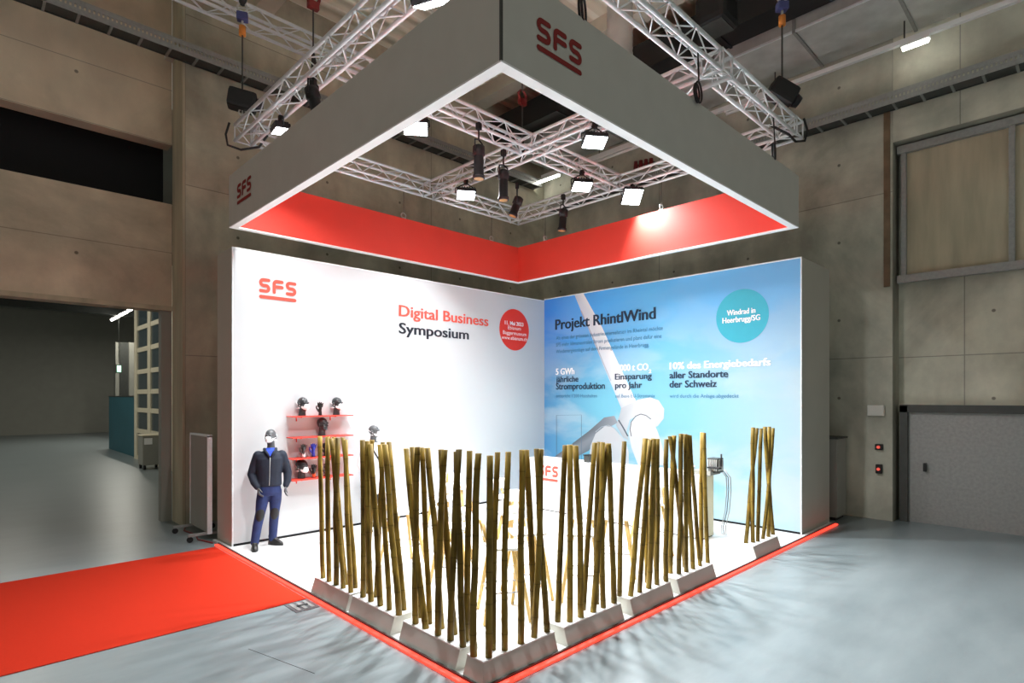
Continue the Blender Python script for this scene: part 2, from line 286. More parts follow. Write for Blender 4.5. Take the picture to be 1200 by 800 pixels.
# ------------------------------------------------------------------ mesh builder
class MB:
    def __init__(s): s.v = []; s.f = []; s.sm = []
    def add(s, vs_, fs, smooth=False):
        o = len(s.v); s.v += [tuple(p) for p in vs_]
        s.f += [tuple(i + o for i in f) for f in fs]; s.sm += [smooth] * len(fs)
    def box(s, x0, x1, y0, y1, z0, z1, T=None):
        v = [Vector((x, y, z)) for z in (z0, z1) for y in (y0, y1) for x in (x0, x1)]
        if T: v = [T @ p for p in v]
        s.add(v, [(0, 2, 3, 1), (4, 5, 7, 6), (0, 1, 5, 4), (2, 6, 7, 3), (0, 4, 6, 2), (1, 3, 7, 5)])
    def rbox(s, x0, x1, y0, y1, z0, z1, r, T=None):
        """box with chamfered edges all round"""
        bm = bmesh.new()
        bmesh.ops.create_cube(bm, size=1.0)
        for q in bm.verts: q.co = Vector((x0 + (q.co.x + .5) * (x1 - x0), y0 + (q.co.y + .5) * (y1 - y0), z0 + (q.co.z + .5) * (z1 - z0)))
        bmesh.ops.bevel(bm, geom=bm.edges[:], offset=r, segments=2, affect='EDGES', profile=0.6)
        bm.verts.index_update(); vs_ = [q.co.copy() for q in bm.verts]
        if T: vs_ = [T @ p for p in vs_]
        s.add(vs_, [tuple(q.index for q in f.verts) for f in bm.faces]); bm.free()
    def sweep(s, pts, rad, n=8, caps=True, smooth=True, horizontal=False, sy=1.0):
        pts = [Vector(p) for p in pts]; m = len(pts)
        if not isinstance(rad, (list, tuple)): rad = [rad] * m
        vs_ = []; prev = None
        for i, p in enumerate(pts):
            d = (pts[min(i + 1, m - 1)] - pts[max(i - 1, 0)])
            d = d.normalized() if d.length > 1e-9 else Vector((0, 0, 1))
            if horizontal: a, b2 = Vector((1, 0, 0)), Vector((0, 1, 0))
            else:
                if prev is None: ref = Vector((0, 0, 1)) if abs(d.z) < .9 else Vector((1, 0, 0)); a = d.cross(ref).normalized()
                else: a = (prev - d * prev.dot(d)); a = a.normalized() if a.length > 1e-6 else d.orthogonal().normalized()
                b2 = d.cross(a).normalized(); prev = a
            for k in range(n):
                t = 2 * pi * k / n; vs_.append(p + a * (rad[i] * cos(t)) + b2 * (rad[i] * sy * sin(t)))
        fs = [(i * n + k, i * n + (k + 1) % n, (i + 1) * n + (k + 1) % n, (i + 1) * n + k) for i in range(m - 1) for k in range(n)]
        s.add(vs_, fs, smooth)
        if caps:
            o = len(s.v) - len(vs_)
            s.f.append(tuple(o + k for k in range(n - 1, -1, -1))); s.sm.append(False)
            s.f.append(tuple(o + (m - 1) * n + k for k in range(n))); s.sm.append(False)
    def cyl(s, a, b, r, n=10, r2=None): s.sweep([a, b], [r, r if r2 is None else r2], n)
    def ell(s, c, rx, ry, rz, n=14, m=9, T=None):
        c = Vector(c); vs_ = []
        for i in range(1, m):
            ph = pi * i / m
            for k in range(n):
                t = 2 * pi * k / n; p = Vector((rx * sin(ph) * cos(t), ry * sin(ph) * sin(t), rz * cos(ph)))
                vs_.append((T @ p if T else p) + c)
        top = Vector((0, 0, rz)); bot = Vector((0, 0, -rz))
        vs_ += [(T @ top if T else top) + c, (T @ bot if T else bot) + c]
        nt_ = len(vs_) - 2; fs = []
        for i in range(m - 2):
            for k in range(n): fs.append((i * n + k, (i + 1) * n + k, (i + 1) * n + (k + 1) % n, i * n + (k + 1) % n))
        for k in range(n):
            fs.append((nt_, k, (k + 1) % n)); fs.append((nt_ + 1, (m - 2) * n + (k + 1) % n, (m - 2) * n + k))
        s.add(vs_, fs, True)
    def limb(s, pts, rad, n=12, sy=1.0):
        """tapered limb with rounded ends"""
        s.sweep(pts, rad, n, sy=sy)
        for p, r_ in ((pts[0], rad[0]), (pts[-1], rad[-1])): s.ell(p, r_, r_, r_, 10, 7)
    def loft(s, rings, caps=True):
        """rings: (cx, cy, cz, rx, ry) horizontal super-ellipses"""
        n = 18; vs_ = []
        for (cx, cy, cz, rx, ry) in rings:
            for k in range(n):
                t = 2 * pi * k / n; c_, s_ = cos(t), sin(t)
                vs_.append((cx + rx * abs(c_) ** .85 * (1 if c_ >= 0 else -1), cy + ry * abs(s_) ** .85 * (1 if s_ >= 0 else -1), cz))
        m = len(rings); fs = [(i * n + k, i * n + (k + 1) % n, (i + 1) * n + (k + 1) % n, (i + 1) * n + k) for i in range(m - 1) for k in range(n)]
        if caps: fs += [tuple(range(n - 1, -1, -1)), tuple((m - 1) * n + k for k in range(n))]
        s.add(vs_, fs, True)
    def prism(s, poly, to3, depth):
        """poly: 2-D outline; to3(x, y, h) gives a 3-D point; one face at h = 0, other at h = depth"""
        n = len(poly); vs_ = [to3(x, y, 0) for x, y in poly] + [to3(x, y, depth) for x, y in poly]
        fs = [tuple(range(n - 1, -1, -1)), tuple(range(n, 2 * n))] + [(k, (k + 1) % n, n + (k + 1) % n, n + k) for k in range(n)]
        s.add(vs_, fs)
    def torus(s, c, R_, r, axis='z', n=20, m=8, a0=0, a1=2 * pi):
        c = Vector(c); pts = []
        full = abs(a1 - a0 - 2 * pi) < 1e-6
        for k in range(n + 1):
            t = a0 + (a1 - a0) * k / n; x, y = R_ * cos(t), R_ * sin(t)
            pts.append(c + (Vector((x, y, 0)) if axis == 'z' else Vector((x, 0, y)) if axis == 'y' else Vector((0, x, y))))
        s.sweep(pts, r, m, caps=not full)
    def mesh(s, name, org=(0, 0, 0)):
        me = bpy.data.meshes.new(name); o = Vector(org)
        me.from_pydata([Vector(p) - o for p in s.v], [], s.f)
        me.polygons.foreach_set('use_smooth', s.sm); me.update()
        bm = bmesh.new(); bm.from_mesh(me); bmesh.ops.recalc_face_normals(bm, faces=bm.faces[:]); bm.to_mesh(me); bm.free()
        return me
    def build(s, name, m, parent=None, org=None, loc=None, world=False):
        """world=True: vertices are in world space and the parent is unrotated at parent.location"""
        if world and parent is not None: org = parent_world(parent)
        if loc is not None and org is None: org = loc
        o = bpy.data.objects.new(name, s.mesh(name, org or (0, 0, 0))); COL.objects.link(o)
        o.data.materials.append(m)
        if parent is not None: o.parent = parent
        if loc is not None: o.location = loc
        return o
def parent_world(p):
    l = Vector((0, 0, 0))
    while p is not None: l += p.location; p = p.parent
    return l
def tag(o, label, cat, group=None):
    o['label'] = label; o['category'] = cat
    if group: o['group'] = group
    return o
def thing(name, label, cat, loc=(0, 0, 0), rz=0.0, group=None):
    o = bpy.data.objects.new(name, None); COL.objects.link(o); o.empty_display_size = 0.1
    o.location = loc; o.rotation_euler = (0, 0, rz)
    return tag(o, label, cat, group)
def structure(o): o['kind'] = 'structure'; return o
def dup(root, loc, rz, label, group=None):
    r = root.copy(); COL.objects.link(r); r.location = loc; r.rotation_euler = (0, 0, rz); r['label'] = label
    if group: r['group'] = group
    for ch in list(root.children):
        c = ch.copy(); COL.objects.link(c); c.parent = r
        for g in list(ch.children):
            d = g.copy(); COL.objects.link(d); d.parent = c
    return r
def remeshed(mb, voxel, smooth=2):
    """one continuous skin over overlapping volumes"""
    o = bpy.data.objects.new('skin_source', mb.mesh('skin_source')); COL.objects.link(o)
    md = o.modifiers.new('r', 'REMESH'); md.mode = 'VOXEL'; md.voxel_size = voxel; md.use_smooth_shade = True
    if smooth:
        sm = o.modifiers.new('s', 'SMOOTH'); sm.factor = 0.5; sm.iterations = smooth
    dg = bpy.context.evaluated_depsgraph_get(); dg.update()
    me = bpy.data.meshes.new_from_object(o.evaluated_get(dg))
    bpy.data.objects.remove(o, do_unlink=True)
    me.polygons.foreach_set('use_smooth', [True] * len(me.polygons))
    return me
def link_mesh(name, me, m, parent=None, loc=None):
    o = bpy.data.objects.new(name, me); COL.objects.link(o); me.materials.clear(); me.materials.append(m)
    if parent is not None: o.parent = parent
    if loc is not None: o.location = loc
    return o
ORD = 'first second third fourth fifth sixth seventh eighth ninth tenth eleventh twelfth'.split()
# ================================================================== HALL (setting)
WV, WU = 11.43, 12.45       # concrete walls behind the stand
ZC = 10.3
def sbox(name, m, *b):
    q = MB(); q.box(*b); return structure(q.build(name, m, loc=(b[0], b[2], b[4])))
sbox('floor', M['floor'], -16, 13.2, -16, 46, -0.2, 0)
sbox('wall_left', M['concrete_x'], 2.98, 13.0, WV, 12.05, 0, ZC)
sbox('trim_1', M['pillar'], 2.935, 2.98, WV - .004, 12.075, 0, ZC)
sbox('trim_2', M['greypaint'], 2.76, 2.93, 12.1, 12.3, 0, 3.94)
LB = MB(); LB.box(-12, 2.93, 12.08, 12.4, 3.98, 5.887); structure(LB.build('wall_left_lintel', M['panel_wall'], loc=(-12, 12.08, 3.98)))
LB = MB(); LB.box(-12, 2.93, 12.08, 12.4, 6.985, ZC); LB.box(-12, -4, 12.08, 12.4, 5.887, 6.985); structure(LB.build('wall_left_upper', M['panel_wall'], loc=(-12, 12.08, 4.0)))
sbox('trim_3', M['pillar'], -12, 2.93, 12.04, 12.4, 3.9, 3.98)
sbox('wall_left_recess', M['void'], -4.2, 2.95, 12.8, 12.9, 5.7, 7.2)
sbox('wall_left_end', M['panel_wall'], -12, -4, 12.08, 12.4, 0, 3.9)
sbox('wall_right', M['concrete_y'], WU, 13.0, 2.69, WV, 0, ZC)
sbox('wall_right_above', M['concrete_y'], WU, 13.0, -3.2, 2.69, 7.0, ZC)
sbox('wall_right_front', M['concrete_y'], WU, 13.0, -16, -3.2, 0, ZC)
sbox('wall_right_recess', M['concrete_y'], 12.9, 13.1, -3.2, 2.69, 0, 7.0)
sbox('trim_4', mat('rusty_profile', (0.20, 0.13, 0.075), 0.7, noise=0.3, nscale=3), WU - .03, WU, 2.73, 2.83, 4.35, 7.68)
q = MB()   # steel window frame high in the recess
for a in (2.52, 1.0, -.5, -2.0, -3.1): q.box(12.62, 12.7, a, a + .08, 4.5, 6.86)
for z in (4.42, 6.82): q.box(12.6, 12.72, -3.2, 2.66, z, z + .14)
structure(q.build('window_1', M['tray'], loc=(12.62, -3.2, 4.42)))
q = MB(); q.box(12.7, 12.72, -3.1, 2.6, 4.55, 6.85); structure(q.build('window_2', M['void'] if False else M['pillar'], loc=(12.7, -3.1, 4.55)))
q = MB()   # roller door frame in the recess
q.box(12.62, 12.78, 2.5, 2.62, 0, 2.14); q.box(12.62, 12.78, .4, .52, 0, 2.14); q.box(12.62, 12.78, .4, 2.62, 2.02, 2.16)
d1 = structure(q.build('door_1', M['darksteel'], loc=(12.62, .4, 0)))
q = MB(); q.box(12.72, 12.76, .52, 2.5, 0, 2.02); q.build('door_leaf', M['tray'], d1, world=True)
q = MB(); q.box(12.62, 12.72, 2.22, 2.26, .95, 1.1); q.build('door_handle', M['black'], d1, world=True)
sbox('ceiling', M['roof'], 1.5, 13.0, 1.5, 12.05, ZC, ZC + .2)
# roof beams
for i, (u0, u1, z0) in enumerate(((9.75, 10.15, 9.95), (4.2, 4.55, 9.85), (1.9, 2.25, 9.85))):
    sbox(f'trim_{5 + i}', M['pale_beam'], u0, u1, 1.5, WV, z0, ZC)
sbox('trim_8', M['pale_beam'], 1.5, WU, 9.0, 9.3, 9.95, ZC)
# ---- the next hall, seen through the opening
sbox('wall_rear', M['greypaint'], -14, 14, 45.6, 46, 0, 8)
sbox('wall_rear_side', M['greypaint'], 13.0, 13.3, 12.05, 46, 0, 8)
sbox('ceiling_rear', M['greypaint'], -14, 13.3, 12.4, 46, 7.6, 7.8)
for i, vv in enumerate((18, 24, 30, 36)): sbox(f'trim_{9 + i}', M['darksteel'], -14, 13, vv, vv + .4, 6.6, 7.6)
# ---- things in the next hall
q = MB(); q.box(5.02, 5.1, 25.3, 31.0, 0, 2.32)
t = thing('partition_screen', 'dark teal partition screen standing on the floor of the next hall', 'partition', (5.06, 28, 0))
q.build('screen_panel', M['teal'], t, world=True)
q = MB(); q.box(5.0, 5.12, 25.24, 25.3, 0, 2.36); q.box(5.0, 5.12, 25.3, 31, 2.32, 2.36); q.build('screen_frame', M['darksteel'], t, world=True)
t = thing('glass_partition', 'tall glazed partition with cream frame bars beyond the doorway', 'partition', (4.95, 21, 0))
gv0, gv1, gz = 18.8, 25.1, 6.4
q = MB()
for v_ in (gv1 - .12, 22.95, 21.35, 20.0, gv0): q.box(4.9, 5.0, v_, v_ + .42, 0, gz)
for z in (0.0, .98, 1.75, 2.42, 3.15, 3.95, 4.75, 5.55, gz - .2): q.box(4.91, 4.99, gv0, gv1, z, z + .16)
q.build('frame', M['cream'], t, world=True)
q = MB(); q.box(4.94, 4.955, gv0, gv1, .05, gz); q.build('glazing', M['glass'], t, world=True)
q = MB()
t = thing('storage_cart', 'grey storage cabinet on casters standing before the glazed partition', 'cabinet', (4.62, 21.45, 0))
q = MB(); q.rbox(4.3, 4.86, 21.1, 21.75, .14, 1.06, .02); q.build('cabinet_body', M['greypaint'], t, world=True)
q = MB(); q.rbox(4.28, 4.88, 21.08, 21.77, 1.06, 1.1, .01); q.build('lid', M['cream'], t, world=True)
q = MB(); q.box(4.34, 4.56, 21.085, 21.1, .8, 1.0); q.build('paper_sign', M['text_white'], t, world=True)
for (a, b) in ((4.36, 21.16), (4.8, 21.16), (4.36, 21.69), (4.8, 21.69)):
    q = MB(); q.cyl((a - .03, b, .07), (a + .03, b, .07), .07, 12); q.box(a - .02, a + .02, b - .02, b + .02, .1, .14); q.build('caster', M['black'], t, world=True)
# light line under the ceiling of the next hall: a row of tubes
def tube_light(name, label, p0, p1, lit=True, group=None, r=.03, hang=None, power=0):
    p0, p1 = Vector(p0), Vector(p1); t = thing(name, label, 'light', (p0 + p1) / 2, 0, group)
    q = MB(); mid = (p0 + p1) / 2; d = (p1 - p0); L_ = d.length / 2
    T = Matrix.Translation(mid) @ d.to_track_quat('X', 'Z').to_matrix().to_4x4()
    q.box(-L_, L_, -.06, .06, .03, .09, T); q.build('housing', M['white_paint'], t, world=True)
    q = MB(); q.cyl(T @ Vector((-L_ + .02, 0, 0)), T @ Vector((L_ - .02, 0, 0)), r, 10)
    q.build('tube', M['tube_lit'] if lit else M['white_edge'], t, world=True)
    if hang:
        for f_ in (.15, .85):
            e = p0.lerp(p1, f_); q = MB(); q.cyl(e + UP * .09, (e.x, e.y, hang), .012, 6); q.build('hanger', M['darksteel'], t, world=True)
    if power:
        ld = bpy.data.lights.new('tube_glow', 'AREA'); ld.shape = 'RECTANGLE'; ld.size = L_ * 2; ld.size_y = .1; ld.energy = power; ld.color = (1.0, .96, .84)
        lo = bpy.data.objects.new('tube_glow', ld); COL.objects.link(lo); lo.parent = t
        lo.matrix_local = Matrix.Translation(UP * (-r - .01)) @ d.to_track_quat('X', 'Z').to_matrix().to_4x4()
    return t
for i in range(3):
    a = 31.6 + i * 2.3
    tube_light('fluorescent_light', f'lit fluorescent tube under the roof of the next hall, {ORD[i]} from the doorway', (6.19 + i * .04, a, 6.55), (6.19 + i * .04, a + 1.75, 6.55), True, 'tubes in the next hall', .07, 7.6, HALL2_W)
for i in range(3):  # unseen second row of tubes, added to brighten the next hall
    a = 17.0 + i * 5
    tube_light('fluorescent_light', f'added unseen fluorescent tube brightening the next hall, {ORD[i]} of its line', (1.5, a, 6.9), (1.5, a + 2.5, 6.9), True, 'added tubes in the next hall', .05, 7.6, HALL2_W)
p = PV(139.3, 432, 34)
t = thing('exit_sign', 'small lit green exit sign far inside the next hall', 'sign', (p.x, p.y, p.z))
q = MB(); q.box(p.x - .12, p.x + .12, p.y, p.y + .1, p.z - .2, p.z + .2); q.build('housing', M['darksteel'], t, world=True)
q = MB(); q.box(p.x - .08, p.x + .09, p.y - .02, p.y, p.z - .16, p.z + .16); q.build('lit_face', M['exit_green'], t, world=True)
q = MB(); q.cyl((p.x, p.y + .05, p.z + .3), (p.x, p.y + .05, 7.6), .015, 6); q.build('hanger', M['darksteel'], t, world=True)
for i, (x_, w_) in enumerate(((142, .5), (150, .7), (156, .35))):
    p = FL(x_, 516); q = MB(); q.box(p.x - w_ / 2, p.x + w_ / 2, p.y, p.y + .5, 0, 5.2)
    structure(q.build(f'trim_{20 + i}', M['greypaint'] if i != 1 else M['darksteel'], loc=(p.x, p.y, 0)))

# ---- cable trays, ducts, light rail
def cable_tray(name, label, along, a0, a1, c0, c1, z0, z1):
    """c0: coordinate of the open face, c1: at the wall"""
    def pt(a, c, z): return (a, c, z) if along == 'u' else (c, a, z)
    def bx(q, A0, A1, C0_, C1_, Z0, Z1):
        lo, hi = pt(A0, C0_, Z0), pt(A1, C1_, Z1)
        q.box(min(lo[0], hi[0]), max(lo[0], hi[0]), min(lo[1], hi[1]), max(lo[1], hi[1]), Z0, Z1)
    t = thing(name, label, 'cable tray', pt((a0 + a1) / 2, (c0 + c1) / 2, z0))
    s_ = 1 if c1 > c0 else -1
    q = MB(); bx(q, a0, a1, c0, c0 + s_ * .012, z0, z0 + .085); bx(q, a0, a1, c0, c0 + s_ * .012, z1 - .085, z1)
    n = int((a1 - a0) / .06)
    for k in range(n): bx(q, a0 + k * .06, a0 + k * .06 + .032, c0, c0 + s_ * .012, z0 + .085, z1 - .085)
    q.build('side_rail_lattice', M['tray'], t, world=True)
    q = MB(); bx(q, a0, a1, c0 + s_ * .012, c1, z0 + .02, z0 + .035); bx(q, a0, a1, c1, c1 + s_ * .01, z0, z1)
    q.build('tray_bed', M['darksteel'], t, world=True)
    k = a0 + .2
    while k < a1: q = MB(); bx(q, k, k + .035, c0, c1, z0 - .01, z0 + .02); q.build('rung', M['tray'], t, world=True); k += .42
cable_tray('cable_tray', 'perforated cable tray high along the concrete wall above the doorway', 'u', -3, 12.0, 11.1, 11.4, 8.26, 8.48)
cable_tray('cable_tray', 'perforated cable tray along the concrete wall with the switch box', 'v', -6, 11.0, 12.1, 12.42, 7.58, 7.80)

t = thing('air_duct', 'large rectangular galvanised air duct under the roof', 'duct', (11.6, 4, 8.9))
q = MB(); q.box(10.9, 12.4, -8, 11.2, 8.9, 10.05); q.build('duct_body', M['steel'], t, world=True)
for k in range(12):
    v_ = -7 + k * 1.55; q = MB()
    q.box(10.86, 12.42, v_, v_ + .05, 8.87, 8.9); q.box(10.86, 10.9, v_, v_ + .05, 8.86, 10.05); q.build('flange', M['tray'], t, world=True)
q = MB(); q.box(10.87, 10.9, -8, 11.2, 8.88, 8.92); q.build('edge_trim', M['alu'], t, world=True)
t = thing('spiral_duct', 'round grey spiral duct dropping from the roof', 'duct', (7.88, 5.54, 7.4))
q = MB(); pts = []; rad = []
for k in range(30): pts += [(7.88, 5.54, 7.4 + k * .098), (7.88, 5.54, 7.4 + k * .098 + .05)]; rad += [.205, .213]
q.sweep(pts, rad, 20); q.build('duct_body', M['steel'], t, world=True)
q = MB(); q.cyl((7.88, 5.54, 7.36), (7.88, 5.54, 7.42), .235, 20); q.build('collar', M['tray'], t, world=True)
t = thing('black_duct', 'long black box duct running beneath the pale roof', 'duct', (10.55, 5, 9.1))
q = MB(); q.box(10.28, 10.84, -6, 11.4, 9.1, 9.68); q.build('duct_body', M['black'], t, world=True)
for k in range(8): q = MB(); q.box(10.26, 10.86, -5 + k * 2, -4.95 + k * 2, 9.08, 9.70); q.build('flange', M['blackmetal'], t, world=True)
pb = FL(840, 30, 8.75)
t = thing('loudspeaker', 'big black loudspeaker hanging from the roof before the galvanised duct', 'loudspeaker', (pb.x, pb.y, 8.7))
q = MB(); q.rbox(pb.x - .3, pb.x + .3, pb.y - .27, pb.y + .27, 8.7, 9.22, .1); q.build('cabinet', M['black'], t, world=True)
q = MB(); q.box(pb.x - .24, pb.x + .24, pb.y - .2, pb.y + .2, 8.69, 8.705); q.build('grille', M['darksteel'], t, world=True)
q = MB(); q.box(pb.x - .05, pb.x + .05, pb.y - .04, pb.y + .04, 9.2, ZC); q.build('bracket', M['black'], t, world=True)
t = thing('light_rail', 'white light trunking rail running below the galvanised duct', 'rail', (11.9, 3, 8.52))
q = MB(); q.box(11.86, 11.94, -8, 11, 8.46, 8.54); q.build('rail_profile', M['white_paint'], t, world=True)
for k in range(8):
    v_ = -6.4 + k * 2.2; q = MB(); q.cyl((11.9, v_, 8.54), (11.9, v_, 8.86), .012, 6); q.build('hanger', M['darksteel'], t, world=True)
for (xa, ya, xb, yb, lit, lab) in ((607, 221, 656, 203, True, 'lit fluorescent tube on the white rail, seen through the canopy'), (694, 189, 756, 165, False, 'unlit fluorescent fitting on the white rail behind the lamp floods'),
                                (850, 138, 905, 106, False, 'unlit fluorescent fitting on the white rail below the big duct'), (1056, 53, 1090, 40, True, 'lit fluorescent tube at the end of the white rail above the switch box')):
    a = PU(xa, ya, 11.9); b = PU(xb, yb, 11.9)
    tube_light('fluorescent_light', lab, (11.9, a.y, 8.37), (11.9, b.y, 8.37), lit, 'tubes on the white rail', .03)
# ---- small wall things
def wall_box(name, label, cat, y, z, h, w_, m, extra=None):
    t = thing(name, label, cat, (WU, y, z))
    q = MB(); q.rbox(WU - .09, WU, y - w_ / 2, y + w_ / 2, z - h / 2, z + h / 2, .012); q.build('housing', m, t, world=True)
    if extra:
        q = MB(); q.cyl((WU - .115, y, z), (WU - .09, y, z), .028, 14); q.build('lit_button', extra, t, world=True)
    return t
wall_box('switch_box', 'white electrical box on the concrete wall above the two push buttons', 'electrical box', 2.95, 2.05, .2, .27, M['switchwhite'])
wall_box('push_button', 'upper red-lit push button on the concrete wall', 'switch', 2.9, 1.37, .11, .12, M['black'], M['red_lit'])
wall_box('push_button', 'lower red-lit push button on the concrete wall near the floor', 'switch', 2.9, .96, .17, .1, M['black'], M['red_lit'])
t = thing('sensor_box', 'small white sensor box on the concrete pillar by the doorway', 'sensor', (2.9, 11.9, 8.0))
pp = PU(200, 65, 2.9); t.location = pp
q = MB(); q.rbox(2.8, 2.935, pp.y - .16, pp.y + .16, pp.z - .11, pp.z + .11, .02); q.build('housing', M['switchwhite'], t, world=True)
q = MB(); q.cyl((2.82, pp.y - .16, pp.z), (2.82, pp.y - .2, pp.z), .05, 12); q.build('lens', M['black'], t, world=True)
# small red connectors over the cable tray
for i in range(4):
    p = PU(745 + i * 6, 194 - i * 1.2, 12.3)
    t = thing('red_plug', f'red plug connector above the cable tray, {ORD[i]} of four in line', 'plug', p, 0, 'red plugs on the wall')
    q = MB(); q.cyl(p + Vector((0, 0, -.1)), p + Vector((0, 0, .1)), .06, 10, .045); q.build('plug_body', M['hook_red'], t, world=True)
    q = MB(); q.box(p.x, WU, p.y - .02, p.y + .02, p.z + .02, p.z + .05); q.build('bracket', M['darksteel'], t, world=True)
# grey cabinet between stand and concrete wall
t = thing('service_cabinet', 'plain grey cabinet in the dark gap behind the mural wall', 'cabinet', (12.15, 3.6, 0))
q = MB(); q.rbox(11.75, 12.3, 3.42, 4.4, .06, 1.52, .01); q.build('cabinet_body', M['greypaint'], t, world=True)
q = MB(); q.box(11.72, 12.32, 3.4, 4.42, 1.52, 1.55); q.build('top_panel', M['darksteel'], t, world=True)
q = MB(); q.box(11.8, 12.26, 3.46, 4.36, 0, .06); q.build('plinth', M['black'], t, world=True)
# mobile grey screen behind the white wall
t = thing('mobile_screen', 'grey rolling screen parked behind the white print wall beside the red carpet', 'screen', (2.97, 10.3, 0))
q = MB(); q.box(2.94, 2.99, 10.02, 10.95, .12, 1.66); q.build('board', M['greypaint'], t, world=True)
q = MB(); q.box(2.93, 3.0, 10.0, 10.03, .1, 1.68); q.box(2.93, 3.0, 10.94, 10.97, .1, 1.68); q.box(2.93, 3.0, 10.0, 10.97, 1.66, 1.69); q.build('frame', M['alu'], t, world=True)
for v_ in (10.06, 10.9):
    q = MB(); q.box(2.66, 3.3, v_ - .025, v_ + .025, .09, .13); ft = q.build('foot', M['tray'], t, world=True)
    for u_ in (2.69, 3.27):
        c_ = MB(); c_.cyl((u_, v_ - .015, .045), (u_, v_ + .015, .045), .045, 12); c_.build('caster', M['black'], ft, world=True)
q = MB(); pts = [(2.98, 11.4, .012), (2.85, 11.0, .012), (2.9, 10.5, .012), (2.83, 10.15, .012), (2.93, 9.75, .012)]
q.sweep(pts, .012, 6); tag(q.build('power_cable', M['hook_red'], loc=(2.9, 10.5, 0)), 'thin red cable on the floor along the rolling screen', 'cable')

# ================================================================== FLOOR COVERINGS
q = MB(); q.box(-9, 2.885, 6.32, 9.48, 0, .008); tag(q.build('carpet_runner', M['carpet'], loc=(-3, 7.9, 0)), 'wide red carpet leading across the grey floor to the stand', 'carpet')
t = thing('floor_outlet', 'metal floor outlet cover at the edge of the red carpet', 'floor outlet', (2.75, 6.15, 0))
q = MB(); q.box(2.625, 2.885, 5.985, 6.31, 0, .006); q.build('cover_plate', M['outlet'], t, world=True)
q = MB(); 
for k in range(3): q.box(2.66 + k * .075, 2.70 + k * .075, 6.02, 6.27, .006, .011)
q.build('socket_flap', M['tray'], t, world=True)
q = MB(); q.box(2.70, 2.82, 6.13, 6.16, .011, .016); q.build('latch', M['black'], t, world=True)
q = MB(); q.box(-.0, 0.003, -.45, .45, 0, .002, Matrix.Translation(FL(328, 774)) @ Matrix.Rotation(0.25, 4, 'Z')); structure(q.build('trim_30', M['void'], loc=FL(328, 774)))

# ================================================================== STAND
PZ = .03
q = MB(); q.box(2.975, 10.045, 3.375, 9.205, 0, PZ); q.box(10.045, 11.42, 3.375, 3.45, 0, PZ); q.box(2.975, 3.035, 9.205, 9.9, 0, PZ)
tag(q.build('stand_platform', M['platform'], loc=(7, 6.5, 0)), 'glossy white raised floor of the exhibition stand', 'platform')
t = thing('edge_light', 'red glowing light strip along the platform edge beside the carpet', 'light strip', (2.94, 6.5, 0), 0, 'red edge lights')
q = MB(); q.box(2.957, 2.974, 3.36, 9.6, 0, .042); q.build('profile', M['darksteel'], t, world=True)
q = MB(); q.rbox(2.905, 2.955, 3.30, 9.58, .001, .026, .008); q.build('lit_strip', M['led_red'], t, world=True)
t = thing('edge_light', 'red glowing light strip along the platform edge towards the mural wall', 'light strip', (7, 3.34, 0), 0, 'red edge lights')
q = MB(); q.box(2.957, 11.4, 3.357, 3.374, 0, .042); q.build('profile', M['darksteel'], t, world=True)
q = MB(); q.rbox(2.957, 11.42, 3.305, 3.355, .001, .026, .008); q.build('lit_strip', M['led_red'], t, world=True)

LV, RU, LH, RH = 9.214, 10.05, 4.585, 4.62
wl = thing('display_wall', 'white printed stand wall with the symposium headline', 'stand wall', (3.04, LV, 0))
q = MB(); q.box(3.045, 10.07, LV + .02, 9.9, 0, LH); q.build('wall_box', M['stand_side'], wl, world=True)
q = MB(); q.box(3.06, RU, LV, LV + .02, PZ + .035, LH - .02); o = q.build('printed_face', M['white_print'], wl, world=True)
q = MB(); q.box(3.04, 3.06, LV - .006, LV + .02, 0, LH); q.box(3.04, RU, LV - .004, LV + .02, LH - .02, LH + .002); q.build('edge_profile', M['alu'], wl, world=True)
q = MB(); q.box(3.06, RU, LV + .005, LV + .02, PZ, PZ + .035); q.build('shadow_gap', M['void'], wl, world=True)
wr = thing('mural_wall', 'stand wall with wind turbine and blue sky mural', 'stand wall', (RU, LV, 0))
q = MB(); q.box(RU + .021, 11.45, 3.46, 9.9, 0, RH); q.build('wall_box', M['stand_side'], wr, world=True)
q = MB(); q.box(RU, RU + .02, 3.475, LV, PZ + .035, RH - .02); q.build('printed_face', M['mural'], wr, world=True)
q = MB(); q.box(RU - .003, RU + .02, 3.455, 3.475, 0, RH); q.box(RU - .004, RU + .02, 3.455, LV, RH - .02, RH + .002); q.build('edge_profile', M['alu'], wr, world=True)
q = MB(); q.box(RU + .005, RU + .02, 3.475, LV, PZ, PZ + .035); q.build('shadow_gap', M['void'], wr, world=True)

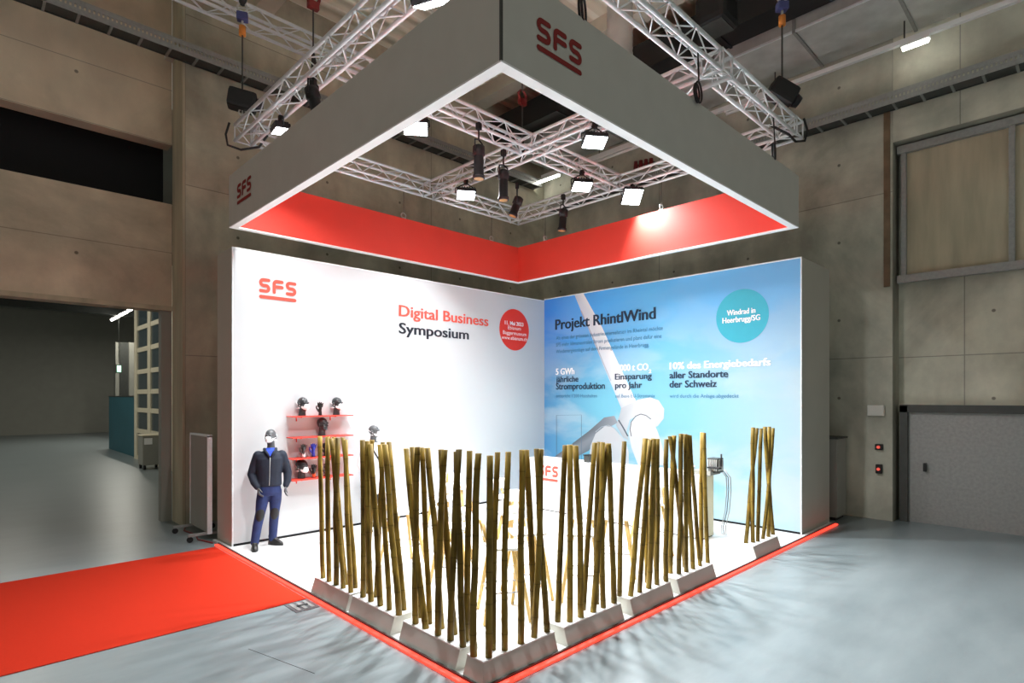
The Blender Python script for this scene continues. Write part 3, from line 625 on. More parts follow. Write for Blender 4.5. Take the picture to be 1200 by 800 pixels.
# ---- printing on the walls
_fc = {}
def text_geo(s, bold):
    k = (s, bold)
    if k in _fc: return _fc[k]
    c = bpy.data.curves.new('t', 'FONT'); c.body = s; c.size = 1; c.offset = bold; c.resolution_u = 3
    o = bpy.data.objects.new('t', c); COL.objects.link(o)
    dg = bpy.context.evaluated_depsgraph_get(); dg.update()
    me = bpy.data.meshes.new_from_object(o.evaluated_get(dg))
    vs_ = [v.co.copy() for v in me.vertices]; fs = [tuple(p.vertices) for p in me.polygons]
    bpy.data.objects.remove(o, do_unlink=True); bpy.data.curves.remove(c)
    _fc[k] = (vs_, fs); return _fc[k]
FACES = {'L': (lambda x, y: PV(x, y, LV), Vector((1, 0, 0)), Vector((0, -1, 0))),
         'R': (lambda x, y: PU(x, y, RU), Vector((0, -1, 0)), Vector((-1, 0, 0))),
         'C': (lambda x, y: PU(x, y, 8.53), Vector((0, -1, 0)), Vector((-1, 0, 0))),
         'FL': (lambda x, y: PU(x, y, 3.03), Vector((0, -1, 0)), Vector((-1, 0, 0))),
         'FR': (lambda x, y: PV(x, y, 3.23), Vector((1, 0, 0)), Vector((0, -1, 0)))}
def put_text(s, face, x0, base, cap, x1, m, parent, bold=0.0, out=.006, name='lettering'):
    Pf, rt, on = FACES[face]
    fat = bold; bold = min(bold, .008); vs_, fs = text_geo(s, bold)
    hv, _ = text_geo('H', bold); ch = max(v.y for v in hv)
    mnx, mxx = min(v.x for v in vs_), max(v.x for v in vs_)
    a = Pf(x0, base); h = Pf(x0, cap).z - a.z; wd = (Pf(x1, base) - a).dot(rt)
    q = MB(); sx_ = wd / (mxx - mnx)
    for i_, dx in enumerate((0.0, -1.0, 1.0) if fat > bold else (0.0,)):
        q.add([a + rt * ((v.x - mnx + dx * (fat - bold) * 1.1) * sx_) + UP * (v.y * h / ch) + on * (out + i_ * .0004) for v in vs_], fs)
    return q.build(name, m, parent, world=True)
def stroke(q, pts, t, to3):
    n = len(pts); P2 = [Vector((p[0], p[1])) for p in pts]; vs_ = []
    for i in range(n):
        d = (P2[min(i + 1, n - 1)] - P2[max(i - 1, 0)]).normalized(); nn = Vector((-d.y, d.x))
        vs_ += [P2[i] + nn * t, P2[i] - nn * t]
    q.add([to3(v.x, v.y) for v in vs_], [(2 * i, 2 * i + 1, 2 * i + 3, 2 * i + 2) for i in range(n - 1)])
    for i, j in ((0, 1), (n - 1, n - 2)):
        d = (P2[i] - P2[j]).normalized(); b0 = atan2(d.y, d.x); ring = [P2[i] + Vector((cos(b0 - pi / 2 + pi * k / 8), sin(b0 - pi / 2 + pi * k / 8))) * t for k in range(9)]
        q.add([to3(v.x, v.y) for v in ring], [tuple(range(9))])
def arc(cx, cy, r, a0, a1, n=8): return [(cx + r * cos(a0 + (a1 - a0) * k / n), cy + r * sin(a0 + (a1 - a0) * k / n)) for k in range(n + 1)]
def put_logo(face, x0, ytop, ybot, x1, m, parent, out=.006):
    """three rounded letters over a bar"""
    Pf, rt, on = FACES[face]
    tl = Pf(x0, ytop); bl = Pf(x0, ybot); H_ = tl.z - bl.z; W_ = (Pf(x1, ybot) - bl).dot(rt)
    to3 = lambda x, y: bl + rt * x + UP * y + on * out
    q = MB(); t = .083 * H_; g = W_ * .055; lw = (W_ - 2 * g) / 3; y0, y1 = .29 * H_, H_
    def S(xa, xb):
        xl, xr, yt, yb = xa + t, xb - t, y1 - t, y0 + t; ym = (yt + yb) / 2; r_ = (yt - ym) / 2
        stroke(q, [(xr, yt)] + arc(xl + r_, (yt + ym) / 2, r_, pi / 2, 3 * pi / 2) + arc(xr - r_, (ym + yb) / 2, r_, pi / 2, -pi / 2) + [(xl, yb)], t, to3)
    def Fq(xa, xb):
        xl, xr, yt, yb = xa + t, xb - t, y1 - t, y0 + t; ym = (yt + yb) / 2; r_ = (yt - ym) / 2
        stroke(q, [(xl, yb)] + arc(xl + r_, yt - r_, r_, pi, pi / 2) + [(xr, yt)], t, to3); stroke(q, [(xl, ym), (xr, ym)], t, lambda x, y: to3(x, y) + on * .0015)
    S(0, lw); Fq(lw + g, 2 * lw + g); S(2 * lw + 2 * g, W_)
    stroke(q, [(t, t), (W_ - t, t)], t, to3)
    return q.build('logo', m, parent, world=True)
def disc(face, xc, yc, rx_px, m, parent, name, out=.005):
    Pf, rt, on = FACES[face]; c_ = Pf(xc, yc); r_ = abs((Pf(xc + rx_px, yc) - c_).dot(rt) - (Pf(xc - rx_px, yc) - c_).dot(rt)) / 2
    ctr = (Pf(xc + rx_px, yc) + Pf(xc - rx_px, yc)) / 2; ctr.z = c_.z
    q = MB(); q.add([ctr + rt * (r_ * cos(2 * pi * k / 64)) + UP * (r_ * sin(2 * pi * k / 64)) + on * out for k in range(64)], [tuple(range(64))])
    return q.build(name, m, parent, world=True)
put_logo('L', 303.3, 325.0, 349.0, 347.2, M['text_red'], wl)
put_text('Digital Business', 'L', 467.5, 370, 357, 572, M['text_red'], wl, .024)
put_text('Symposium', 'L', 467.5, 390.2, 377.8, 549, M['text_black'], wl, .026)
b = disc('L', 602.3, 386.3, 17.3, M['badge_red'], wl, 'badge')
for s, x0, ba, cp, x1, bo in (('11. Mai 2023', 591.4, 379.8, 375.4, 613, .03), ('Ebianum', 595, 385.5, 381.5, 610, 0), ('Baggermuseum', 589.2, 391, 386.8, 616.5, 0), ('www.ebianum.ch', 587.6, 396.8, 392.6, 617.2, 0)):
    put_text(s, 'L', x0, ba, cp, x1, M['text_white'], b, bo, .008)
# mural: turbine outlines printed on the sky
def poly_print(pts, cols, name, out, parent=None, m=None):
    parent = parent or wr
    """flat printed shape; cols: one colour per point"""
    q = MB(); q.add([PU(x, y, RU) + Vector((-out, 0, 0)) for x, y in pts], [tuple(range(len(pts)))])
    o = q.build(name, m or M['turbine'], parent, world=True)
    ca = o.data.color_attributes.new('print', 'FLOAT_COLOR', 'POINT')
    if len(cols) == 1: cols = cols * len(pts)
    for i, c_ in enumerate(cols): ca.data[i].color = (c_[0] * .72, c_[1] * .72, c_[2] * .72, 1)
    return o
m, nt, bs = new_mat('turbine_print'); at_ = nt.nodes.new('ShaderNodeAttribute'); at_.attribute_name = 'print'
nt.links.new(at_.outputs['Color'], bs.inputs['Base Color']); setin(bs, 'Roughness', .5); setin(bs, 'Specular IOR Level', .3); M['turbine'] = m
Wt, Lg, Mg, Dg = (.86, .88, .89), (.66, .71, .76), (.42, .47, .53), (.10, .12, .15)
def strip(left, right, cl, cr, name, out):
    q = MB(); n = len(left); vs_ = []
    for a, b2 in zip(left, right): vs_ += [PU(*a, RU) + Vector((-out, 0, 0)), PU(*b2, RU) + Vector((-out, 0, 0))]
    q.add(vs_, [(2 * i, 2 * i + 1, 2 * i + 3, 2 * i + 2) for i in range(n - 1)])
    o = q.build(name, M['turbine'], wr, world=True); ca = o.data.color_attributes.new('print', 'FLOAT_COLOR', 'POINT')
    for i in range(n):
        ca.data[2 * i].color = (*[.92 * k_ for k_ in cl[min(i, len(cl) - 1)]], 1); ca.data[2 * i + 1].color = (*[.92 * k_ for k_ in cr[min(i, len(cr) - 1)]], 1)
    return o
def curve_print(pts, wpx, col, name, out):
    q = MB(); pts = [Vector(p) for p in pts]; L_, R_ = [], []
    for i in range(len(pts)):
        d = (pts[min(i + 1, len(pts) - 1)] - pts[max(i - 1, 0)]).normalized(); n = Vector((-d.y, d.x)) * wpx / 2
        L_.append(tuple(pts[i] + n)); R_.append(tuple(pts[i] - n))
    return strip(L_, R_, [col], [col], name, out)
strip([(673, 344.6), (690, 386), (708, 430), (728, 478)], [(683.5, 343.2), (706, 384), (724, 424), (746, 471)], [(.62, .70, .80), (.68, .74, .80), (.66, .71, .77), (.55, .60, .66)], [Wt, Wt, (.88, .9, .91), Wt], 'printed_blade', .002)
curve_print([(681, 364), (694, 393), (707, 425), (716, 446)], 1.2, (.45, .50, .57), 'printed_blade_seam', .004)
poly_print([(720, 487), (708, 489), (690, 505), (670, 520), (651, 534), (647, 541), (664, 541), (690, 528), (706, 505), (724, 495)], [(.4, .45, .5), (.26, .3, .35), (.16, .19, .22), (.16, .19, .22), (.22, .26, .3), (.3, .34, .38), (.3, .34, .38), (.2, .24, .28), (.34, .38, .43), (.4, .45, .5)], 'printed_blade', .0025)
poly_print([(690, 545), (692, 522), (698, 508), (709, 499), (718, 500), (725, 508), (733, 516), (737, 530), (737, 545)], [(.74, .77, .80)], 'printed_hub', .003)
poly_print([(728, 478), (748, 468), (762, 465.5), (772, 469), (778.5, 479), (778, 490), (771, 499), (766, 501), (758, 494), (748, 486), (738, 492), (734, 506), (737, 516), (730, 512), (722, 498), (726, 487)],
           [(.62, .67, .72), (.8, .83, .85), Wt, Wt, (.8, .83, .85), (.72, .76, .8), (.7, .74, .78), (.74, .78, .8), (.8, .83, .85), (.82, .85, .87), (.78, .81, .84), (.7, .74, .78), (.62, .66, .7), (.55, .6, .65), (.55, .6, .66), (.6, .65, .7)], 'printed_nacelle', .0035)
poly_print([(737, 508), (739, 495), (747, 486.5), (757, 487), (766, 495), (771, 506), (776, 522), (782, 545), (748, 545), (740, 524)], [Wt, Wt, (.82, .84, .86), (.82, .84, .86), Wt, Wt, Wt, Wt, Wt, Wt], 'printed_blade', .004)
curve_print([(740, 511), (738.5, 503), (740, 494), (745, 487.5), (751, 485), (757, 486.5), (763, 491)], .9, Dg, 'printed_seam', .005)
curve_print([(725, 492), (730, 500), (736, 511)], 1.6, Dg, 'printed_seam', .005)
curve_print([(698, 506), (705, 500), (713, 498), (721, 502), (726, 508)], .7, Mg, 'printed_seam', .005)
curve_print([(652.3, 540), (652.3, 486.5), (681.5, 486), (681.5, 540)], .55, (.12, .2, .28), 'door_outline', .0055)
put_text('Projekt RhintlWind', 'R', 651.3, 386.3, 374.6, 768.4, M['text_navy'], wr, .034, .009)
for s, ba, x1, cp in (('Als eines der grössten Industrieunternehmen im Rheintal möchte', 398.2, 777, 394.2), ('SFS mehr klimaneutralen Strom produzieren und plant dafür eine', 406, 775.6, 402), ('Windenergieanlage auf dem Firmengelände in Heerbrugg.', 413.8, 761, 409.8)):
    put_text(s, 'R', 652, ba, cp, x1, M['text_slate'], wr, 0, .009)
for s, x0, ba, cp, x1, mm, bo in (('5 GWh', 651.8, 439, 431.8, 673.3, 'text_white', .04), ('jährliche', 652.2, 447.6, 441, 678, 'text_navy', .03), ('Stromproduktion', 652, 456.2, 449, 709, 'text_navy', .03), ("entspricht 1'200 Haushalten", 652, 465.5, 461.8, 700, 'text_slate', 0),
        ("2'000 t CO", 721, 434.8, 427.4, 759.8, 'text_white', .04), ('2', 760.5, 437, 432.8, 763.6, 'text_white', .04), ('Einsparung', 721, 444.7, 437.8, 764, 'text_navy', .03), ('pro Jahr', 721.2, 454.7, 447.7, 752.6, 'text_navy', .03), ('auf Basis EU-Strommix', 721.2, 465.5, 461.6, 768, 'text_slate', 0),
        ('10% des Energiebedarfs', 785.3, 432.6, 424.8, 903, 'text_white', .04), ('aller Standorte', 785, 443.3, 435.6, 853.4, 'text_navy', .03), ('der Schweiz', 785, 453.9, 446, 840, 'text_navy', .03), ('wird durch die Anlage abgedeckt', 785, 465.8, 461.6, 866, 'text_slate', 0)):
    put_text(s, 'R', x0, ba, cp, x1, M[mm], wr, bo, .009)
b = disc('R', 870.3, 370, 30.9, M['badge_teal'], wr, 'badge')
put_text('Windrad in', 'R', 852.2, 369.8, 363.6, 885.4, M['text_white'], b, .035, .009); put_text('Heerbrugg/SG', 'R', 847, 378.9, 372.6, 891, M['text_white'], b, .035, .009)

# ---- hanging canopy frame
CU0, CU1, CV0, CV1, CZ0, CZ1 = 3.03, 9.27, 3.23, 9.31, 4.9, 5.68
cp_ = thing('hanging_canopy', 'square grey canopy frame with red lining hanging over the stand', 'canopy', ((CU0 + CU1) / 2, (CV0 + CV1) / 2, CZ0))
th_ = .105
for (a0, a1, b0, b1) in ((CU0, CU0 + .02, CV0 + .02, CV1), (CU0 + .02, CU1, CV0, CV0 + .02), (CU1 - .02, CU1, CV0 + .02, CV1 - .02), (CU0 + .02, CU1, CV1 - .02, CV1)):
    q = MB(); q.box(a0, a1, b0, b1, CZ0 + .004, CZ1); q.build('fascia', M['canopy_grey'], cp_, world=True)
i0, i1, j0, j1 = CU0 + th_, CU1 - th_, CV0 + th_, CV1 - th_
for (a0, a1, b0, b1) in ((i0 - .01, i0, j0, j1), (i1, i1 + .01, j0, j1), (i0 - .01, i1 + .01, j0 - .01, j0), (i0 - .01, i1 + .01, j1, j1 + .01)):
    q = MB(); q.box(a0, a1, b0, b1, CZ0 + .004, CZ1); q.build('red_lining', M['canopy_red'], cp_, world=True)
q = MB()
q.box(CU0, i0, CV0, CV1, CZ0 - .012, CZ0 + .004); q.box(i1, CU1, CV0, CV1, CZ0 - .012, CZ0 + .004); q.box(i0, i1, CV0, j0, CZ0 - .012, CZ0 + .004); q.box(i0, i1, j1, CV1, CZ0 - .012, CZ0 + .004)
q.build('bottom_edge', M['white_edge'], cp_, world=True)
q = MB()
for (a0, a1, b0, b1) in ((CU0 + .02, i0 - .01, CV0 + .02, CV1 - .02), (i1 + .01, CU1 - .02, CV0 + .02, CV1 - .02)): q.box(a0, a1, b0, b1, CZ1 - .04, CZ1 - .002)
q.build('top_frame', M['alu'], cp_, world=True)
q = MB(); q.box(CU0 - .002, CU0 + .018, CV0 - .002, CV0 + .018, CZ0, CZ1); q.build('corner_seam', M['darksteel'], cp_, world=True)
put_logo('FL', 278.2, 217, 240.3, 294.6, M['logo_shaded'], cp_)
put_logo('FR', 628.5, 17.6, 57.5, 681.2, M['logo_shaded'], cp_)
# ================================================================== TRUSS GRID
TZ, TS, TR = 6.2, .29, .025
def truss_mb(q, p0, p1, s_=TS, r=TR, lr=.009, step=.3):
    """square lattice beam between p0 and p1 (centre of its underside)"""
    p0, p1 = Vector(p0), Vector(p1); d = (p1 - p0).normalized(); side = Vector((-d.y, d.x, 0)) * (s_ / 2 - r)
    zz = (r, s_ - r); ch = [(sg, z) for sg in (-1, 1) for z in zz]
    for sg, z in ch: q.sweep([p0 + side * sg + UP * z, p1 + side * sg + UP * z], r, 8)
    L_ = (p1 - p0).length; n = max(2, round(L_ / step))
    faces = [((-1, zz[0]), (1, zz[0])), ((-1, zz[1]), (1, zz[1])), ((-1, zz[0]), (-1, zz[1])), ((1, zz[0]), (1, zz[1]))]
    for fi, (A, B) in enumerate(faces):
        for k in range(n):
            a, b2 = (A, B) if (k + fi) % 2 == 0 else (B, A)
            q.sweep([p0 + d * (L_ * k / n) + side * a[0] + UP * a[1], p0 + d * (L_ * (k + 1) / n) + side * b2[0] + UP * b2[1]], lr, 5)
    for e in (0, 1):
        for A, B in faces:
            x = p0 + d * (L_ * e); q.sweep([x + side * A[0] + UP * A[1], x + side * B[0] + UP * B[1]], lr * 1.3, 5)
TU = (3.22, 6.72, 9.10); TV = (3.30, 6.42, 9.12)
tg = thing('lighting_truss', 'square silver truss grid with inner cross above the canopy', 'truss', (6.15, 6.2, TZ))
for u_ in TU:
    q = MB(); truss_mb(q, (u_, TV[0] - .145, TZ), (u_, TV[2] + .145, TZ)); q.build('truss_beam', M['alu'], tg, world=True)
for v_ in TV:
    for a, b2 in ((TU[0] + .145, TU[1] - .145), (TU[1] + .145, TU[2] - .145)):
        q = MB(); truss_mb(q, (a, v_, TZ), (b2, v_, TZ)); q.build('truss_beam', M['alu'], tg, world=True)
t = thing('overhead_truss', 'brightly lit truss high along the concrete wall outside the stand', 'truss', (2.5, 10.4, 8.85))
q = MB(); truss_mb(q, (-2.0, 10.45, 8.78), (5.4, 10.45, 8.78), .34, .03, .01, .4); q.build('truss_beam', M['alu'], t, world=True)

def looped_cable(pts, name, label, cat, r=.012, m='black', grp=None):
    q = MB(); q.sweep(pts, r, 6); o = q.build(name, M[m], loc=pts[0]); return tag(o, label, cat, grp)
looped_cable([(3.0, 9.2, 6.45), (2.98, 9.3, 6.3), (3.02, 9.34, 6.16), (3.2, 9.3, 6.13), (3.4, 9.1, 6.17), (3.45, 8.9, 6.3)], 'truss_cable', 'black cable wrapped around the truss corner above the white print wall', 'cable', .018)
looped_cable([(9.1, 3.1, 6.46), (9.2, 3.08, 6.3), (9.2, 3.12, 6.16), (9.05, 3.2, 6.13), (8.8, 3.2, 6.15), (8.6, 3.4, 6.3)], 'truss_cable', 'black cable wrapped around the truss corner above the mural side', 'cable', .018)

# ---- chain hoists on the truss corners
def hoist(loc, rz, label, tilt):
    t = thing('chain_hoist', label, 'hoist', loc, rz, 'chain hoists')
    T = Matrix.Rotation(tilt, 4, 'Y')
    q = MB(); q.rbox(-.2, .2, -.13, .13, -.14, .14, .05, T); q.build('motor_body', M['black'], t)
    q = MB(); q.cyl(T @ Vector((.2, 0, 0)), T @ Vector((.29, 0, 0)), .1, 14, .08); q.build('motor_cap', M['blackmetal'], t)
    q = MB(); q.box(-.06, .06, -.126, -.12, .03, .06, T); q.build('name_plate', M['switchwhite'], t)
    q = MB(); q.sweep([(0, 0, .1), (0, 0, 1.02)], .013, 6); q.build('chain', M['darksteel'], t)
    q = MB(); q.cyl((0, 0, 1.0), (0, 0, 1.14), .05, 10); q.build('chain_guide', M['hook_orange'], t)
    q = MB(); q.rbox(-.08, .08, -.06, .06, 1.22, 1.34, .02); q.build('hook_block', M['hook_blue'], t)
    q = MB(); q.torus((0, 0, 1.42), .07, .016, 'y', 16, 6); q.sweep([(0, 0, 1.14), (0, 0, 1.24)], .018, 6); q.build('hook', M['steel'], t)
    q = MB(); q.limb([(0, 0, 1.5), (.03, 0, 1.75), (0, 0, 2.05)], [.05, .09, .06], 10); q.build('chain_bag', M['black'], t)
    q = MB(); q.sweep([(0, 0, 2.0), (0, 0, ZC - loc[2])], .012, 6); q.build('upper_chain', M['darksteel'], t)
    q = MB(); q.sweep([(0, 0, -.1), (0, 0, TZ + TS - loc[2])], .012, 6); q.torus((0, 0, -.17), .05, .012, 'y', 12, 6); q.build('lower_hook', M['steel'], t)
    return t
hoist((3.16, 9.12, 6.80), radians(-25), 'black chain hoist above the truss corner over the white print wall', radians(8))
hoist((8.80, 3.3, 6.80), radians(-44), 'black chain hoist above the truss corner over the mural side', radians(30))
def hook_clamp(p, label):
    t = thing('beam_clamp', label, 'clamp', p)
    q = MB(); q.rbox(-.1, .1, -.05, .05, -.12, .02, .02); q.limb([(-.08, 0, -.02), (-.12, 0, .12), (-.05, 0, .2)], [.03, .03, .025], 8); q.limb([(.08, 0, -.02), (.12, 0, .12), (.05, 0, .2)], [.03, .03, .025], 8)
    q.build('clamp_body', M['hook_red'], t)
    q = MB(); q.sweep([(0, 0, -.12), (0, 0, -1.0)], .014, 6); q.build('wire', M['darksteel'], t)
    q = MB(); q.sweep([(0, 0, .1), (0, 0, ZC - p[2])], .012, 6); q.build('hanger', M['darksteel'], t)
    q = MB(); q.limb([(0, 0, -.9), (.02, 0, -1.15), (0, 0, -1.4)], [.03, .06, .04], 8); q.build('chain_bag', M['black'], t)
hook_clamp(FL(612, 117, 9.0), 'red beam clamp against the black duct, seen through the canopy')
hook_clamp(PV(367, 3, 9.6), 'red beam clamp beside the overhead truss at the concrete wall')

# ---- LED floods hanging on the truss (each lamp carries its own light)
def flood(px, py, z, label, aim, power=FLOOD_W, size=(.31, .23)):
    p = FL(px, py, z)
    t = thing('flood_light', label, 'flood light', p, 0, 'LED floods on the truss')
    d = (Vector(aim) - p).normalized()
    Rm = d.to_track_quat('-Z', 'Y').to_matrix().to_4x4()
    sx, sy = size
    q = MB(); q.rbox(-sx / 2 - .015, sx / 2 + .015, -sy / 2 - .015, sy / 2 + .015, .004, .075, .012, Rm)
    for k in range(7): q.box(-sx / 2 + k * sx / 7, -sx / 2 + k * sx / 7 + .012, -sy / 2, sy / 2, .075, .105, Rm)
    q.build('housing', M['blackmetal'], t)
    q = MB(); q.box(-sx / 2, sx / 2, -sy / 2, sy / 2, -.004, .004, Rm); q.build('lit_face', M['lamp_face'], t)
    top = Vector((0, 0, TZ - p.z - .03)); q = MB()
    for sg in (-1, 1): q.sweep([Rm @ Vector((sg * (sx / 2 + .03), 0, .04)), Rm @ Vector((sg * (sx / 2 + .03), 0, .12)) + Vector((0, 0, .02)), top + Vector((0, 0, -.02))], .011, 6)
    q.build('yoke', M['blackmetal'], t)
    q = MB(); q.rbox(-.03, .03, -.03, .03, top.z - .04, top.z + .05, .01); q.cyl((0, -.05, top.z), (0, .05, top.z), .018, 8); q.build('clamp', M['black'], t)
    ld = bpy.data.lights.new('flood_beam', 'AREA'); ld.shape = 'RECTANGLE'; ld.size = sx; ld.size_y = sy; ld.energy = power; ld.spread = FLOOD_SPREAD; ld.color = (0.95, 0.98, 1.0)
    lo = bpy.data.objects.new('flood_beam', ld); COL.objects.link(lo); lo.parent = t
    lo.matrix_local = Matrix.Translation(Rm @ Vector((0, 0, -.012))) @ Rm
    return t
flood(487, 151, 5.93, 'lit flood on the inner cross truss nearest the carpet side of the canopy', (3.4, 5.0, 0))
flood(697, 167, 5.93, 'lit flood on the inner cross truss nearest the front mural side of the canopy', (5.4, 3.4, 0))
flood(546, 229, 5.93, 'lit flood at the far end of the cross truss above the white print wall', (5.4, 6.2, 0))
flood(682, 219, 5.93, 'lit flood on the cross truss between the crossing and the mural wall', (6.6, 4.6, 0))
flood(741, 231, 5.98, 'lit flood tilted outward on the truss along the mural wall', (6.6, 3.0, 1.0), FLOOD_W, (.33, .31))
flood(329, 154, 6.0, 'lit flood above the canopy edge under the truss end by the white print wall', (4.0, 7.9, 0), FLOOD_W * .5, (.24, .18))
flood(508, 5, 5.98, 'lit flood above the canopy edge high near the front corner', (6.0, 5.6, 0))

# ---- black profile spots
def spot(p, label, tilt=0.0, rz=0.0, long=.34):
    t = thing('profile_spotlight', label, 'spotlight', p, rz, 'black profile spots on the truss')
    T = Matrix.Rotation(tilt, 4, 'X')
    q = MB(); q.sweep([T @ Vector((0, 0, z)) for z in (.12, .1, -.02, -.03, -.05, -long + .06, -long + .05, -long)], [.05, .085, .09, .06, .07, .072, .085, .088], 16); q.build('barrel', M['black'], t)
    q = MB(); q.cyl(T @ Vector((0, 0, -long - .004)), T @ Vector((0, 0, -long)), .07, 16); q.build('lens', M['amber'], t)
    q = MB(); top = Vector((0, 0, TZ - p[2] - .02))
    for sg in (-1, 1): q.sweep([Vector((sg * .1, 0, 0)), Vector((sg * .1, 0, .17)), Vector((0, 0, .2))], .012, 6)
    q.sweep([Vector((0, 0, .2)), top], .014, 6); q.build('yoke', M['blackmetal'], t)
    q = MB(); q.rbox(-.035, .035, -.035, .035, top.z - .06, top.z + .04, .01); q.build('clamp', M['black'], t)
    return t
spot(FL(561, 180, 5.78), 'slim black spot hanging from the cross truss nearest the carpet-side flood', 0, .3, .36)
spot(FL(590, 208, 5.78), 'slim black spot hanging just past the truss crossing', 0, .1, .36)
spot(FL(606, 238, 5.85), 'black spot bent sideways at the truss corner above the wall joint', .35, .8, .25)
spot(FL(660, 252, 5.82), 'slim black spot hanging from the truss along the mural wall', .1, .2, .3)
spot(FL(367, 113, 6.0), 'unlit black spot hanging outside the canopy beneath the carpet-side truss', -.3, .5, .28)

# ---- suspension wires of the canopy
for i, (px, py, where) in enumerate(((473, 256, 'over the white print wall'), (576, 281, 'near its corner over the print wall'), (639, 283, 'near its corner over the mural'), (775, 249, 'over the mural wall beside the tilted flood'))):
    p = PV(px, py, CV1 - .05) if i < 2 else PU(px, py, CU1 - .05)
    p.z = CZ1; t = thing('suspension_wire', 'thin suspension wire with ring holding the canopy ' + where, 'wire', p, 0, 'canopy suspension wires')
    q = MB(); q.sweep([(0, 0, .12), (0, 0, TZ - CZ1 + .03)], .006, 6); q.build('wire', M['darksteel'], t)
    q = MB(); q.torus((0, 0, .07), .05, .012, 'y', 16, 6); q.build('ring', M['steel'], t)
    q = MB(); q.rbox(-.035, .035, -.03, .03, 0, .03, .006); q.build('bracket', M['alu'], t)
for (p, rz, lab) in ((FL(684, 12, CZ1 + .1), .5, 'black cable loop above the canopy edge near the spiral duct'), (FL(908, 178, CZ1 + .1), .3, 'black cable loop above the canopy edge at the mural end'), (PV(819, 108, 3.185), .2, 'black cable loop above the canopy edge below the cross truss end')):
    t = thing('cable_loop', lab, 'cable', p, rz, 'cable loops')
    q = MB(); q.torus((0, 0, 0), .11, .012, 'y', 20, 6); q.torus((.02, .03, .01), .1, .012, 'y', 20, 6); q.build('coil', M['black'], t)
    q = MB(); q.sweep([(0, 0, .1), (.02, .02, TZ - p.z + .1)], .01, 6); q.build('strap', M['black'], t)
p = PV(882, 288, 10.6)
looped_cable([PV(879, 276, 10.6), PV(882, 290, 10.6), PV(886, 315, 10.6)], 'wall_cable', 'black cable hanging down behind the mural wall', 'cable', .018)

# ================================================================== BAMBOO SCREEN
PH = .2      # planter top
PB = .235 - .035
def planter(label, u0, u1, v0, v1, side='v'):
    t = thing('planter_box', label, 'planter', ((u0 + u1) / 2, (v0 + v1) / 2, PZ), 0, 'white planters along the platform edge')
    # front sides lean back a little towards the top
    bu, bv = (.05 if side != 'v' else 0), (.05 if side != 'u' else 0); zt = PH - .012
    q = MB(); q.add([(u0 - bu, v0 - bv, PZ), (u1, v0 - bv, PZ), (u0 - bu, v1, PZ), (u1, v1, PZ), (u0, v0, zt), (u1, v0, zt), (u0, v1, zt), (u1, v1, zt)],
                    [(0, 2, 3, 1), (4, 5, 7, 6), (0, 1, 5, 4), (2, 6, 7, 3), (0, 4, 6, 2), (1, 3, 7, 5)]); q.build('box_body', M['planter'], t, world=True)
    q = MB(); q.rbox(u0 - .003, u1 + .003, v0 - .003, v1 + .003, PH - .012, PH, .003); q.build('top_plate', M['white_paint'], t, world=True)
    return t
D_ = .2; fu, fv = 3.035, 3.425
PL = {}
PL[1] = (planter('white planter box at the mannequin end of the carpet-side row', fu, fu + D_, 5.595, 6.42, 'u'), 'u', 'planter nearest the mannequin')
PL[2] = (planter('white planter box in the middle of the carpet-side row', fu, fu + D_, 4.73, 5.535, 'u'), 'u', 'middle planter of the carpet side')
PL[3] = (planter('white planter box of the carpet-side row next to the corner', fu, fu + D_, 3.74, 4.58, 'u'), 'u', 'carpet-side planter next to the corner')
PL[4] = (planter('white planter box at the front corner of the platform', 3.02, 3.867, fv, fv + D_, 'both'), 'v', 'front corner planter')
PL[5] = (planter('white planter box of the mural-side row next to the corner one', 4.0, 4.887, fv, fv + D_), 'v', 'planter beside the corner one')
PL[6] = (planter('white planter box third from the corner in the mural-side row', 5.05, 5.854, fv, fv + D_), 'v', 'second-last planter of the long row')
PL[7] = (planter('white planter box ending the long mural-side row', 5.997, 6.883, fv, fv + D_), 'v', 'last planter of the long row')
PL[8] = (planter('white planter box standing alone near the mural wall', 8.08, 8.96, fv, fv + D_), 'v', 'lone planter by the mural wall')
